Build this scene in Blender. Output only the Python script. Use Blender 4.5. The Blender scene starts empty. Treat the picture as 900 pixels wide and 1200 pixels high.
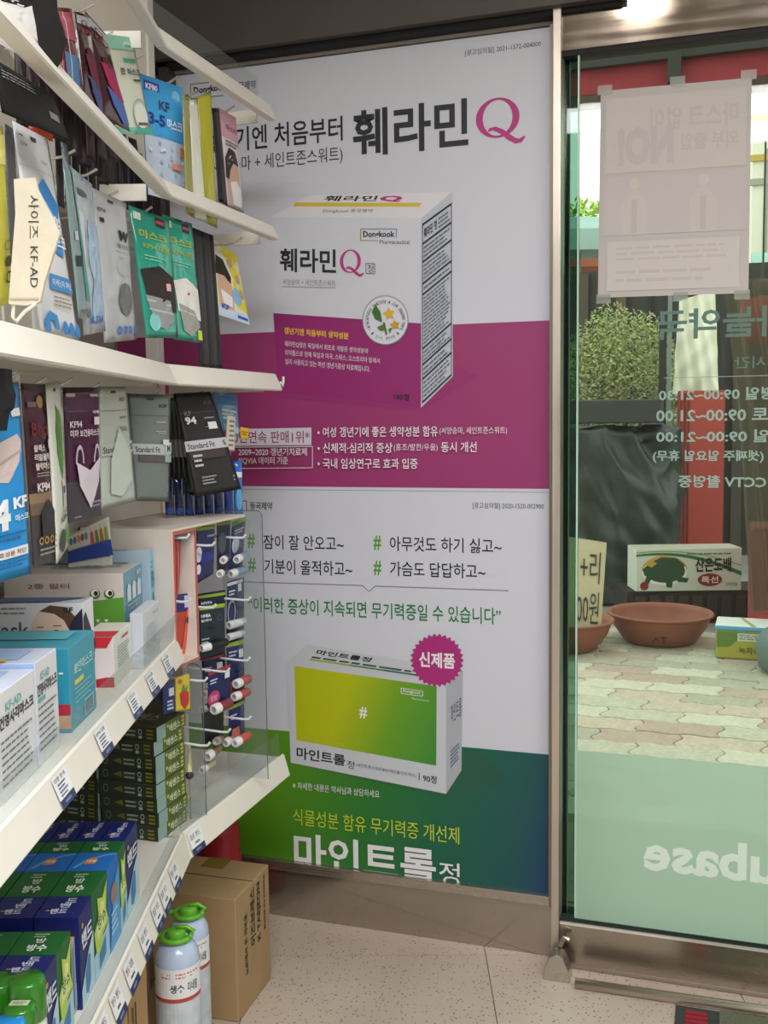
import bpy, bmesh, math, random
from mathutils import Vector, geometry, noise
random.seed(7)
S = bpy.context.scene
COL = S.collection

# ---------------------------------------------------------------- camera
F_PX, W_PX, H_PX, CAM_H = 1200.0, 900.0, 1200.0, 1.4
YAW, PITCH, ROLL = math.radians(18.2), math.atan(109/1200), 0.0128
Fh = Vector((-math.sin(YAW), math.cos(YAW), 0)); Rh = Vector((math.cos(YAW), math.sin(YAW), 0)); UP = Vector((0, 0, 1))
FWD = Fh*math.cos(PITCH) - UP*math.sin(PITCH)
U0 = Fh*math.sin(PITCH) + UP*math.cos(PITCH)
RGT = Rh*math.cos(ROLL) - U0*math.sin(ROLL)
UPV = U0*math.cos(ROLL) + Rh*math.sin(ROLL)
EYE = Vector((0, 0, CAM_H))
cam_data = bpy.data.cameras.new('camera')
cam = bpy.data.objects.new('camera', cam_data); COL.objects.link(cam)
cam_data.sensor_fit = 'HORIZONTAL'; cam_data.sensor_width = 36; cam_data.lens = 36*F_PX/W_PX
cam_data.clip_start = 0.05; cam_data.clip_end = 200
from mathutils import Matrix
cam.matrix_world = Matrix(((RGT.x, UPV.x, -FWD.x, EYE.x), (RGT.y, UPV.y, -FWD.y, EYE.y), (RGT.z, UPV.z, -FWD.z, EYE.z), (0, 0, 0, 1)))
S.camera = cam
S.view_settings.view_transform = 'Standard'; S.view_settings.look = 'None'
S.view_settings.gamma = 1; S.view_settings.use_curve_mapping = False
S.view_settings.exposure = 0.0
try:
    S.cycles.use_denoising = True
    S.cycles.max_bounces = 8; S.cycles.transparent_max_bounces = 16
except Exception:
    pass

# ---------------------------------------------------------------- world: bright hazy sky
w = bpy.data.worlds.new('sky'); S.world = w; w.use_nodes = True
nt = w.node_tree; nt.nodes.clear()
tc = nt.nodes.new('ShaderNodeTexCoord'); sp = nt.nodes.new('ShaderNodeSeparateXYZ')
rp = nt.nodes.new('ShaderNodeValToRGB'); bg = nt.nodes.new('ShaderNodeBackground'); ow = nt.nodes.new('ShaderNodeOutputWorld')
nt.links.new(tc.outputs['Generated'], sp.inputs[0]); nt.links.new(sp.outputs['Z'], rp.inputs[0])
nt.links.new(rp.outputs[0], bg.inputs[0]); nt.links.new(bg.outputs[0], ow.inputs[0])
rp.color_ramp.elements[0].position = 0.0; rp.color_ramp.elements[0].color = (1.0, 0.99, 0.94, 1)
rp.color_ramp.elements[1].position = 0.8; rp.color_ramp.elements[1].color = (0.86, 0.93, 1.0, 1)
bg.inputs[1].default_value = 2.1

# ---------------------------------------------------------------- lights of the shop: ceiling panels
CEIL = 2.8
def area(name, loc, sx, sy, power, col=(1, 0.99, 0.98)):
    L = bpy.data.lights.new(name, 'AREA'); L.shape = 'RECTANGLE'; L.size = sx; L.size_y = sy; L.energy = power; L.color = col
    o = bpy.data.objects.new(name, L); COL.objects.link(o); o.location = loc
    return o
area('panel_light', (-0.15, 0.15, CEIL-0.03), 1.2, 0.4, 36)
area('panel_light', (1.1, 0.1, CEIL-0.03), 1.2, 0.4, 26)
area('panel_light', (0.2, -0.3, CEIL-0.03), 1.2, 0.6, 44)
area('panel_light', (1.6, 0.0, CEIL-0.03), 1.2, 0.6, 22)

# ---------------------------------------------------------------- pixel -> point helpers (the photograph is 900 x 1200)
def ray(px, py):
    return FWD + RGT*((px-450)/F_PX) - UPV*((py-600)/F_PX)
def PZ(px, py, z):            # at horizontal distance z ahead of the camera
    d = ray(px, py); return EYE + d*(z/d.dot(Fh))
def PH(px, py, h):            # on the level plane at height h
    d = ray(px, py); return EYE + d*((h-CAM_H)/d.z)
def PY(px, py, y):            # on the upright plane y = const (parallel to the poster wall)
    d = ray(px, py); return EYE + d*(y/d.y)
def PP(px, py, pt, n):
    d = ray(px, py); return EYE + d*((pt-EYE).dot(n)/d.dot(n))

# ---------------------------------------------------------------- materials
def lin(h):
    h = h.lstrip('#'); out = []
    for i in (0, 2, 4):
        c = int(h[i:i+2], 16)/255
        out.append(c/12.92 if c <= 0.04045 else ((c+0.055)/1.055)**2.4)
    return tuple(out)+(1,)
_m = {}
def M(h, rough=0.5, metal=0.0, var=0.0, scale=30, bump=0.0, coat=0.0, trans=0.0, alpha=1.0, emit=0.0):
    key = (h, rough, metal, var, scale, bump, coat, trans, alpha, emit)
    if key in _m: return _m[key]
    m = bpy.data.materials.new('surface_'+h.strip('#')); m.use_nodes = True
    t = m.node_tree; b = t.nodes['Principled BSDF']
    b.inputs['Base Color'].default_value = lin(h); b.inputs['Roughness'].default_value = rough; b.inputs['Metallic'].default_value = metal
    if coat: b.inputs['Coat Weight'].default_value = coat
    if trans: b.inputs['Transmission Weight'].default_value = trans
    if alpha < 1: b.inputs['Alpha'].default_value = alpha
    if emit:
        b.inputs['Emission Color'].default_value = lin(h); b.inputs['Emission Strength'].default_value = emit
    if var or bump:
        tcn = t.nodes.new('ShaderNodeTexCoord'); n = t.nodes.new('ShaderNodeTexNoise'); n.inputs['Scale'].default_value = scale; n.inputs['Detail'].default_value = 4
        t.links.new(tcn.outputs['Object'], n.inputs['Vector'])
        if var:
            mx = t.nodes.new('ShaderNodeHueSaturation'); mr = t.nodes.new('ShaderNodeMapRange')
            mr.inputs[1].default_value = 0.3; mr.inputs[2].default_value = 0.7; mr.inputs[3].default_value = 1-var; mr.inputs[4].default_value = 1+var
            t.links.new(n.outputs['Fac'], mr.inputs[0]); t.links.new(mr.outputs[0], mx.inputs['Value']); mx.inputs['Color'].default_value = lin(h)
            t.links.new(mx.outputs[0], b.inputs['Base Color'])
        if bump:
            bp = t.nodes.new('ShaderNodeBump'); bp.inputs['Strength'].default_value = bump; bp.inputs['Distance'].default_value = 0.01
            t.links.new(n.outputs['Fac'], bp.inputs['Height']); t.links.new(bp.outputs[0], b.inputs['Normal'])
    _m[key] = m; return m
ORDW = ['first', 'second', 'third', 'fourth', 'fifth', 'sixth', 'seventh', 'eighth', 'ninth', 'tenth', 'eleventh', 'twelfth', 'thirteenth', 'fourteenth', 'fifteenth', 'sixteenth', 'seventeenth']
def glassy(name, tint, refl=0.08, haze=0.0, hazecol='#ffffff', rough=0.02):
    """clear sheet: tinted see-through with a thin reflection and an optional milky share"""
    if name in _m: return _m[name]
    m = bpy.data.materials.new(name); m.use_nodes = True; t = m.node_tree; t.nodes.clear()
    o = t.nodes.new('ShaderNodeOutputMaterial'); tr = t.nodes.new('ShaderNodeBsdfTransparent'); tr.inputs[0].default_value = lin(tint)
    gl = t.nodes.new('ShaderNodeBsdfGlossy'); gl.inputs['Roughness'].default_value = rough
    lw = t.nodes.new('ShaderNodeLayerWeight'); lw.inputs[0].default_value = 0.5
    pw = t.nodes.new('ShaderNodeMath'); pw.operation = 'POWER'; pw.inputs[1].default_value = 4.0; t.links.new(lw.outputs['Facing'], pw.inputs[0])
    ml = t.nodes.new('ShaderNodeMath'); ml.operation = 'MULTIPLY_ADD'; ml.inputs[1].default_value = min(0.6, refl*8); ml.inputs[2].default_value = refl*0.6
    t.links.new(pw.outputs[0], ml.inputs[0])
    mx = t.nodes.new('ShaderNodeMixShader'); t.links.new(ml.outputs[0], mx.inputs[0]); t.links.new(tr.outputs[0], mx.inputs[1]); t.links.new(gl.outputs[0], mx.inputs[2])
    last = mx
    if haze:
        df = t.nodes.new('ShaderNodeBsdfDiffuse'); df.inputs[0].default_value = lin(hazecol)
        tl = t.nodes.new('ShaderNodeBsdfTranslucent'); tl.inputs[0].default_value = lin(hazecol)
        m2 = t.nodes.new('ShaderNodeMixShader'); m2.inputs[0].default_value = 0.5; t.links.new(df.outputs[0], m2.inputs[1]); t.links.new(tl.outputs[0], m2.inputs[2])
        m3 = t.nodes.new('ShaderNodeMixShader'); m3.inputs[0].default_value = haze
        t.links.new(mx.outputs[0], m3.inputs[1]); t.links.new(m2.outputs[0], m3.inputs[2]); last = m3
    t.links.new(last.outputs[0], o.inputs[0]); _m[name] = m; return m
def steel(name='brushed_steel', col='#a39c92', rough=0.3, scale=(2, 2, 180)):
    if name in _m: return _m[name]
    m = M(col, rough, 0.9).copy(); m.name = name; t = m.node_tree; b = t.nodes['Principled BSDF']
    tcn = t.nodes.new('ShaderNodeTexCoord'); mp = t.nodes.new('ShaderNodeMapping'); mp.inputs['Scale'].default_value = scale
    n = t.nodes.new('ShaderNodeTexNoise'); n.inputs['Scale'].default_value = 1.0; n.inputs['Detail'].default_value = 5
    n2 = t.nodes.new('ShaderNodeTexNoise'); n2.inputs['Scale'].default_value = 7; n2.inputs['Detail'].default_value = 6
    t.links.new(tcn.outputs['Object'], mp.inputs[0]); t.links.new(mp.outputs[0], n.inputs['Vector']); t.links.new(tcn.outputs['Object'], n2.inputs['Vector'])
    mr = t.nodes.new('ShaderNodeMapRange'); mr.inputs[3].default_value = max(0.02, rough-0.12); mr.inputs[4].default_value = rough+0.15
    ad = t.nodes.new('ShaderNodeMath'); ad.operation = 'ADD'; t.links.new(n.outputs['Fac'], ad.inputs[0]); t.links.new(n2.outputs['Fac'], ad.inputs[1])
    ad.use_clamp = False; mr.inputs[1].default_value = 0.6; mr.inputs[2].default_value = 1.4
    t.links.new(ad.outputs[0], mr.inputs[0]); t.links.new(mr.outputs[0], b.inputs['Roughness'])
    _m[name] = m; return m
def gradient(name, stops, axis, span, vert=0.0):
    """flat print whose ink runs from one colour to another along an axis of the object"""
    m = M(stops[0][1], 0.45).copy(); m.name = name; t = m.node_tree; b = t.nodes['Principled BSDF']
    tcn = t.nodes.new('ShaderNodeTexCoord'); dt = t.nodes.new('ShaderNodeVectorMath'); dt.operation = 'DOT_PRODUCT'
    dt.inputs[1].default_value = axis; t.links.new(tcn.outputs['Object'], dt.inputs[0])
    mr = t.nodes.new('ShaderNodeMapRange'); mr.inputs[1].default_value = span[0]; mr.inputs[2].default_value = span[1]
    t.links.new(dt.outputs['Value'], mr.inputs[0])
    r = t.nodes.new('ShaderNodeValToRGB'); t.links.new(mr.outputs[0], r.inputs[0])
    e = r.color_ramp.elements
    e[0].position = stops[0][0]; e[0].color = lin(stops[0][1]); e[1].position = stops[-1][0]; e[1].color = lin(stops[-1][1])
    for p, c in stops[1:-1]:
        k = e.new(p); k.color = lin(c)
    t.links.new(r.outputs[0], b.inputs['Base Color']); return m

STEEL = steel()
STEEL_POL = steel('polished_steel', '#b5ada4', 0.14, (2, 2, 60))
SHELF_W = M('#e0ddd4', 0.4, 0, 0.02, 12)
CLEAR = glassy('clear_acrylic', '#f2f5f5', 0.018, 0.05)
FILM = glassy('pack_film', '#f4f6f6', 0.05, 0.16, '#dfe6ea', 0.12)

# ---------------------------------------------------------------- mesh builder
class MB:
    def __init__(self): self.v = []; self.f = []; self.m = []; self.mats = []; self.sm = False
    def mi(self, mat):
        if isinstance(mat, str): mat = M(mat)
        if mat not in self.mats: self.mats.append(mat)
        return self.mats.index(mat)
    def face(self, pts, mat):
        i = len(self.v); self.v += [Vector(p) for p in pts]; self.f.append(tuple(range(i, i+len(pts)))); self.m.append(self.mi(mat)); return self
    def grid(self, fn, nu, nv, mat, close_u=False):
        base = len(self.v); k = self.mi(mat)
        for j in range(nv+1):
            for i in range(nu+1): self.v.append(Vector(fn(i/nu, j/nv)))
        for j in range(nv):
            for i in range(nu):
                a = base+j*(nu+1)+i; self.f.append((a, a+1, a+nu+2, a+nu+1)); self.m.append(k)
        return self
    def hexa(self, c, mat, mats=None):
        """c: 8 corners, bottom ring then top ring (counter-clockwise seen from above)"""
        b = len(self.v); self.v += [Vector(p) for p in c]
        fs = [(0, 3, 2, 1), (4, 5, 6, 7), (0, 1, 5, 4), (1, 2, 6, 5), (2, 3, 7, 6), (3, 0, 4, 7)]
        for q, f in enumerate(fs):
            self.f.append(tuple(b+i for i in f)); self.m.append(self.mi(mats[q] if mats and mats[q] else mat))
        return self
    def box(self, x0, x1, y0, y1, z0, z1, mat):
        return self.hexa([(x0, y0, z0), (x1, y0, z0), (x1, y1, z0), (x0, y1, z0), (x0, y0, z1), (x1, y0, z1), (x1, y1, z1), (x0, y1, z1)], mat)
    def tube(self, pts, r, mat, n=8, cap=True, r2=None):
        pts = [Vector(p) for p in pts]; b = len(self.v); k = self.mi(mat); prev = None; N = len(pts)
        for i, p in enumerate(pts):
            t = (pts[min(i+1, N-1)]-pts[max(i-1, 0)]).normalized()
            if prev is None: a = t.orthogonal().normalized()
            else: a = (prev - t*prev.dot(t)).normalized()
            prev = a; c = t.cross(a); rr = r if r2 is None else r+(r2-r)*i/(N-1)
            for j in range(n):
                an = 2*math.pi*j/n; self.v.append(p+(a*math.cos(an)+c*math.sin(an))*rr)
        for i in range(N-1):
            for j in range(n):
                q = b+i*n+j; q2 = b+i*n+(j+1) % n
                self.f.append((q, q2, q2+n, q+n)); self.m.append(k)
        if cap:
            self.f.append(tuple(b+j for j in range(n))[::-1]); self.m.append(k)
            self.f.append(tuple(b+(N-1)*n+j for j in range(n))); self.m.append(k)
        return self
    def lathe(self, o, prof, mat, n=32, ax=None, mats=None):
        """prof: (radius, height) list about the axis AX through O"""
        o = Vector(o); ax = Vector(ax).normalized() if ax else UP; a = ax.orthogonal().normalized(); c = ax.cross(a); b = len(self.v)
        for r, h in prof:
            for j in range(n):
                an = 2*math.pi*j/n; self.v.append(o+ax*h+(a*math.cos(an)+c*math.sin(an))*max(r, 1e-5))
        for i in range(len(prof)-1):
            k = self.mi(mats[i] if mats else mat)
            for j in range(n):
                q = b+i*n+j; q2 = b+i*n+(j+1) % n
                self.f.append((q, q2, q2+n, q+n)); self.m.append(k)
        return self
    def prism(self, prof, A, B, mat, mats=None):
        """extrude the 3-D outline prof from offset A to offset B"""
        b = len(self.v); n = len(prof)
        self.v += [Vector(p)+A for p in prof]+[Vector(p)+B for p in prof]
        for i in range(n):
            j = (i+1) % n; self.f.append((b+i, b+j, b+n+j, b+n+i)); self.m.append(self.mi(mats[i] if mats else mat))
        self.f.append(tuple(b+i for i in range(n))[::-1]); self.m.append(self.mi(mat))
        self.f.append(tuple(b+n+i for i in range(n))); self.m.append(self.mi(mat))
        return self
    def build(self, name, parent=None, origin=None, smooth=False, bevel=0.0, kind=None, weld=False):
        me = bpy.data.meshes.new(name); o = bpy.data.objects.new(name, me); COL.objects.link(o)
        org = Vector(origin) if origin is not None else (Vector(parent['org']) if parent is not None and 'org' in parent else Vector((0, 0, 0)))
        me.from_pydata([tuple(v-org) for v in self.v], [], self.f)
        for m in self.mats: me.materials.append(m)
        me.polygons.foreach_set('material_index', self.m)
        if smooth: me.polygons.foreach_set('use_smooth', [True]*len(self.f))
        me.update()
        if weld:
            bm = bmesh.new(); bm.from_mesh(me); bmesh.ops.remove_doubles(bm, verts=bm.verts, dist=2e-5); bm.to_mesh(me); bm.free()
        if parent is not None: o.parent = parent
        else: o.location = org
        o['org'] = tuple(org)
        if bevel:
            md = o.modifiers.new('bevel', 'BEVEL'); md.width = bevel; md.segments = 2; md.limit_method = 'ANGLE'
        if kind: o['kind'] = kind
        return o
def thing(name, label, cat, origin, group=None):
    o = bpy.data.objects.new(name, None); COL.objects.link(o); o.location = origin; o['org'] = tuple(origin)
    o.empty_display_size = 0.05
    o['label'] = label; o['category'] = cat
    if group: o['group'] = group
    return o
def tag(o, label, cat, group=None):
    o['label'] = label; o['category'] = cat
    if group: o['group'] = group
    return o

# ---------------------------------------------------------------- flat print: lettering and shapes laid on a surface
_g = {}
def glyphs(s, bold=0.0):
    k = (s, bold)
    if k not in _g:
        c = bpy.data.curves.new('lettering', 'FONT'); c.body = s; c.resolution_u = 2; c.offset = bold; c.fill_mode = 'FRONT'
        o = bpy.data.objects.new('lettering', c)
        me = bpy.data.meshes.new_from_object(o)
        vs = [(v.co.x, v.co.y) for v in me.vertices]; fs = [tuple(p.vertices) for p in me.polygons]
        bpy.data.objects.remove(o); bpy.data.curves.remove(c); bpy.data.meshes.remove(me)
        if vs:
            x0 = min(v[0] for v in vs); x1 = max(v[0] for v in vs); y0 = min(v[1] for v in vs); y1 = max(v[1] for v in vs)
            vs = [((x-x0)/max(x1-x0, 1e-6), (y-y0)/max(y1-y0, 1e-6)) for x, y in vs]
        _g[k] = (vs, fs)
    return _g[k]
class Print:
    """fn(u, v, off) gives the point of the surface; u to the right, v up"""
    def __init__(self, fn, off=0.0006, sub=0, gu=1, gv=1, step=0.00006): self.step = step; self.fn = fn; self.mb = MB(); self.off = off; self.n = 0; self.sub = sub; self.gu = gu; self.gv = gv
    def lift(self): self.n += 1; return self.off + self.n*self.step
    def rect(self, u0, v0, u1, v1, mat, nu=1, nv=1):
        nu = max(nu, math.ceil(abs(u1-u0)*self.gu)); nv = max(nv, math.ceil(abs(v1-v0)*self.gv)); d = self.lift(); self.mb.grid(lambda a, b: self.fn(u0+(u1-u0)*a, v0+(v1-v0)*b, d), nu, nv, mat); return self
    def poly(self, pts, mat):
        d = self.lift(); tri = geometry.tessellate_polygon([[Vector((p[0], p[1], 0)) for p in pts]])
        if self.sub:
            T = [[Vector(pts[i]) for i in t] for t in tri]
            for _ in range(self.sub):
                T = [q for a, b, c in T for q in ((a, (a+b)/2, (a+c)/2), ((a+b)/2, b, (b+c)/2), ((a+c)/2, (b+c)/2, c), ((a+b)/2, (b+c)/2, (a+c)/2))]
            for q in T: self.mb.face([self.fn(p.x, p.y, d) for p in q], mat)
            return self
        b = len(self.mb.v); self.mb.v += [Vector(self.fn(p[0], p[1], d)) for p in pts]; k = self.mb.mi(mat)
        for t in tri:
            a, q, c = [pts[i] for i in t]
            if (q[0]-a[0])*(c[1]-a[1])-(q[1]-a[1])*(c[0]-a[0]) < 0: t = t[::-1]
            self.mb.f.append(tuple(b+i for i in t)); self.mb.m.append(k)
        return self
    def ell(self, u, v, ru, rv, mat, n=24, ring=0.0):
        if ring:
            d = self.lift(); self.mb.grid(lambda a, b: self.fn(u+ru*(1-ring*(1-b))*math.cos(2*math.pi*a), v+rv*(1-ring*(1-b))*math.sin(2*math.pi*a), d), n, 1, mat); return self
        return self.poly([(u+ru*math.cos(2*math.pi*i/n), v+rv*math.sin(2*math.pi*i/n)) for i in range(n)], mat)
    def text(self, s, u0, v0, u1, v1, mat, bold=0.0, rot=0, mirror=False):
        vs, fs = glyphs(s, bold); d = self.lift(); b = len(self.mb.v); k = self.mb.mi(mat)
        for x, y in vs:
            if mirror: x = 1-x
            if rot == 90: x, y = 1-y, x       # reads upwards
            elif rot == -90: x, y = y, 1-x    # reads downwards
            self.mb.v.append(Vector(self.fn(u0+(u1-u0)*x, v0+(v1-v0)*y, d)))
        for f in fs:
            self.mb.f.append(tuple(b+i for i in f)); self.mb.m.append(k)
        return self
    def lines(self, u0, v0, u1, v1, n, mat, fill=0.45, seed=1, words=True):
        """small print too fine to read: rows of word-length dashes"""
        rnd = random.Random(seed); h = (v1-v0)/n; d = self.lift(); k = self.mb.mi(mat)
        for i in range(n):
            y = v1-h*(i+1)+h*(1-fill)/2; x = u0; end = u1-(u1-u0)*rnd.uniform(0, 0.25)
            while x < end:
                L = (u1-u0)*rnd.uniform(0.07, 0.22); e = min(x+L, end)
                self.mb.face([self.fn(x, y, d), self.fn(e, y, d), self.fn(e, y+h*fill, d), self.fn(x, y+h*fill, d)], k and mat or mat)
                x = e+(u1-u0)*0.025
        return self
    def build(self, name, parent): return self.mb.build(name, parent)
def flat(o, ux, uy):
    """surface spanned by two edge vectors from the lower left corner"""
    o = Vector(o); ux = Vector(ux); uy = Vector(uy); n = ux.cross(uy).normalized()
    return lambda u, v, d: o+ux*u+uy*v+n*d
def quadsurf(tl, tr, br, bl):
    n = ((br-bl).cross(tl-bl)).normalized()
    return lambda u, v, d: (bl*(1-u)+br*u)*(1-v)+(tl*(1-u)+tr*u)*v+n*d

# ================================================================ the setting
Y_W, Y_P = 2.563, 2.553
X_MUL0, X_MUL1 = PY(646.8, 700, 2.503).x, PY(656, 700, 2.503).x
Z_SOF = PY(420, 48.8, Y_W).z
X_DR = 1.05                      # right end of the glass door leaf
X_L, X_R, Y_B = -1.64, 3.0, -2.503
def struct(mb, name, **k):
    o = mb.build(name, **k); o['kind'] = 'structure'; return o
# floor: base slab plus terrazzo tiles
def terrazzo():
    m = M('#c9bfb4', 0.38).copy(); m.name = 'terrazzo_tile'; t = m.node_tree; b = t.nodes['Principled BSDF']
    tcn = t.nodes.new('ShaderNodeTexCoord')
    v = t.nodes.new('ShaderNodeTexVoronoi'); v.inputs['Scale'].default_value = 55
    r = t.nodes.new('ShaderNodeValToRGB'); r.color_ramp.elements[0].position = 0.10; r.color_ramp.elements[0].color = lin('#857a70'); r.color_ramp.elements[1].position = 0.15; r.color_ramp.elements[1].color = (1, 1, 1, 1)
    v3 = t.nodes.new('ShaderNodeTexVoronoi'); v3.inputs['Scale'].default_value = 85
    r3 = t.nodes.new('ShaderNodeValToRGB'); r3.color_ramp.elements[0].position = 0.12; r3.color_ramp.elements[0].color = lin('#a89c90'); r3.color_ramp.elements[1].position = 0.24; r3.color_ramp.elements[1].color = (1, 1, 1, 1)
    n = t.nodes.new('ShaderNodeTexNoise'); n.inputs['Scale'].default_value = 2.2; n.inputs['Detail'].default_value = 6
    rn = t.nodes.new('ShaderNodeValToRGB'); rn.color_ramp.elements[0].color = lin('#b3a398'); rn.color_ramp.elements[0].position = 0.3; rn.color_ramp.elements[1].color = lin('#cabcae'); rn.color_ramp.elements[1].position = 0.65
    m1 = t.nodes.new('ShaderNodeMix'); m1.data_type = 'RGBA'; m1.blend_type = 'MULTIPLY'; m1.inputs[0].default_value = 1
    m2 = t.nodes.new('ShaderNodeMix'); m2.data_type = 'RGBA'; m2.blend_type = 'MULTIPLY'; m2.inputs[0].default_value = 1
    for q in (v, v3, n): t.links.new(tcn.outputs['Object'], q.inputs['Vector'])
    t.links.new(v.outputs['Distance'], r.inputs[0]); t.links.new(v3.outputs['Distance'], r3.inputs[0]); t.links.new(n.outputs['Fac'], rn.inputs[0])
    t.links.new(rn.outputs[0], m1.inputs[6]); t.links.new(r.outputs[0], m1.inputs[7]); t.links.new(m1.outputs[2], m2.inputs[6]); t.links.new(r3.outputs[0], m2.inputs[7])
    t.links.new(m2.outputs[2], b.inputs['Base Color']); return m
TERR = terrazzo()
floor = struct(MB().box(X_L-0.1, X_R+0.1, Y_B-0.1, Y_W+0.06, -0.06, -0.004, M('#6b625a', 0.8, 0, 0.05, 8)), 'floor')
# seam in the photograph runs from (568, 1112) to (583, 1200)
P0_, P1_ = PH(568, 1112, 0), PH(583, 1200, 0)
ty_ = (P0_-P1_).normalized(); tx_ = Vector((ty_.y, -ty_.x, 0)); T = 0.6
def clip(poly, ax, lim, sgn):
    out = []
    for i, p in enumerate(poly):
        q = poly[(i+1) % len(poly)]; dp, dq = sgn*(lim-p[ax]), sgn*(lim-q[ax])
        if dp >= 0: out.append(p)
        if dp*dq < 0: t = dp/(dp-dq); out.append(p+(q-p)*t)
    return out
for i in range(-6, 8):
    for j in range(-11, 3):
        c = [P0_+tx_*(T*(i+a)+(0.0012 if a == 0 else -0.0012))+ty_*(T*(j+b)-0.03+(0.0012 if b == 0 else -0.0012)) for a, b in ((0, 0), (1, 0), (1, 1), (0, 1))]
        for ax, lim, sg in ((0, X_L, -1), (0, X_R, 1), (1, Y_B, -1), (1, Y_W+0.01, 1)):
            c = clip(c, ax, lim, sg)
            if len(c) < 3: break
        if len(c) < 3: continue
        mb = MB(); n_ = len(c); mb.v = [Vector((p.x, p.y, -0.004)) for p in c]+[Vector((p.x, p.y, 0)) for p in c]; k_ = mb.mi(TERR)
        mb.f = [tuple(range(n_))[::-1], tuple(range(n_, 2*n_))]+[(q, (q+1) % n_, n_+(q+1) % n_, n_+q) for q in range(n_)]; mb.m = [k_]*len(mb.f)
        mb.build('floor_tile', parent=floor)
WALLP = M('#b5b0a8', 0.7, 0, 0.02, 6)
struct(MB().box(X_L-0.1, X_R+0.1, Y_B-0.1, Y_W+0.2, CEIL, CEIL+0.08, M('#dcdad6', 0.8, 0, 0.02, 5)), 'ceiling')
struct(MB().box(X_L-0.1, X_L, Y_B, Y_W+0.1, 0, CEIL, WALLP), 'wall_left')
struct(MB().box(X_R, X_R+0.1, Y_B, Y_W+0.1, 0, CEIL, WALLP), 'wall_right')
struct(MB().box(X_L-0.1, X_R+0.1, Y_B-0.1, Y_B, 0, CEIL, WALLP), 'wall_front')
wb = MB().box(X_L-0.1, X_MUL1, Y_W, Y_W+0.1, 0, CEIL, WALLP)
z_hd = PY(780, 46.2, 2.523).z       # underside of the header
wb.box(X_MUL1, X_DR+0.02, Y_W+0.01, Y_W+0.1, z_hd+0.02, CEIL, M('#262a25', 0.8))
wb.box(X_DR+0.02, X_R+0.1, Y_W, Y_W+0.1, 0, CEIL, WALLP)
struct(wb, 'wall_back')
# stainless skirting under the poster and the sill that covers the poster's lower edge
z_sill_top = PY(646, 1051, 2.538).z; z_sill_bot = PY(646, 1062.5, 2.538).z
struct(MB().box(X_L, X_MUL0, 2.555, Y_W, 0, z_sill_bot, STEEL_POL), 'baseboard_back')
sill = MB().box(X_L, X_MUL0, 2.535, Y_W, z_sill_bot, z_sill_top, steel('sill_steel', '#bdb6ac', 0.25))
struct(sill, 'trim_1', bevel=0.002)
# dark bulkhead above the poster
x_bulk = PY(732, 5, 2.478).x
z_bf = PY(420, 37, 2.478).z
DARK = M('#4a4642', 0.55, 0, 0.05, 3)
bh = MB().box(X_L, x_bulk, 2.478, Y_W, z_bf, CEIL, DARK)
bh.box(X_L, x_bulk-0.01, 2.503, 2.558, z_bf-0.012, z_bf, M('#0c0b0b', 0.8))  # near-black strip paints in the shade on the bulkhead's underside
struct(bh, 'trim_2')
# pale frame strip above the poster
z_pt = PY(420, 61.3, Y_P).z
struct(MB().box(PY(205, 80, Y_P).x, X_MUL0, 2.543, Y_W, z_pt+0.004, z_bf, M('#a7a29b', 0.5, 0, 0.02, 10)), 'trim_3')
xl_frame = X_L+0.012
struct(MB().box(PY(196, 80, Y_P).x, PY(206, 80, Y_P).x, 2.503, Y_P-0.002, PY(200, 112, Y_P).z, z_bf, M('#3b3733', 0.5)), 'trim_4')
# mullion between poster and door, header over the door
struct(MB().box(X_MUL0, X_MUL1, 2.498, Y_W+0.08, 0.0, z_bf+0.1, steel('mullion_steel', '#cfc6bb', 0.34, (90, 90, 1.5))), 'trim_5', bevel=0.0015)
struct(MB().box(X_MUL0-0.012, X_MUL0, 2.533, Y_W, z_sill_bot, z_pt, M('#8d8780', 0.4, 0.6)), 'trim_6')
hd = MB().box(X_MUL0-0.002, X_R, 2.515, Y_W+0.01, z_hd, CEIL, steel('header_steel', '#8d847b', 0.08, (2, 2, 60)))
hd.box(X_MUL1, X_R, 2.519, 2.543, z_hd-0.012, z_hd, M('#14110f', 0.7))
struct(hd, 'trim_7')

struct(MB().box(xl_frame, X_MUL0-0.001, Y_P+0.0012, Y_W, z_sill_bot, z_pt, M('#8a8a88', 0.6)), 'trim_8')
# ================================================================ poster wall: two printed sheets
def fw(u, v, d): return Vector((u, Y_P-d, v))
def wz(px, py): p = PY(px, py, Y_P); return p.x, p.z
def wtxt(pr, s, xl, yl, xr, h, mat, bold=0.0, mirror=False):
    """a level line of lettering: left end at pixel (xl, yl centre), right end at column xr, h pixels high at the left"""
    x0, z = wz(xl, yl); _, za = wz(xl, yl-h/2); _, zb = wz(xl, yl+h/2)
    k = z; x1 = wz(xr, yl)[0]
    pr.fn = fw; pr.text(s, x0, zb, x1, za, mat, bold, mirror=mirror)
def pq(*p): return [Vector(PY(x, y, Y_P)) for x, y in p]
def qtxt(pr, s, tl, tr, br, bl, mat, bold=0.0, rot=0):
    pr.fn = quadsurf(*pq(tl, tr, br, bl)); pr.text(s, 0, 0, 1, 1, mat, bold, rot)
def ppoly(pr, pts, mat):
    pr.fn = fw; pr.poly([wz(*p) for p in pts], mat)
def pline(pr, a, b, wpx, mat):
    A, B = Vector(wz(*a)), Vector(wz(*b)); t = (B-A).normalized(); n = Vector((-t.y, t.x))*wpx*0.00112
    pr.fn = fw; pr.poly([tuple(A-n), tuple(B-n), tuple(B+n), tuple(A+n)], mat)
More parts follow.
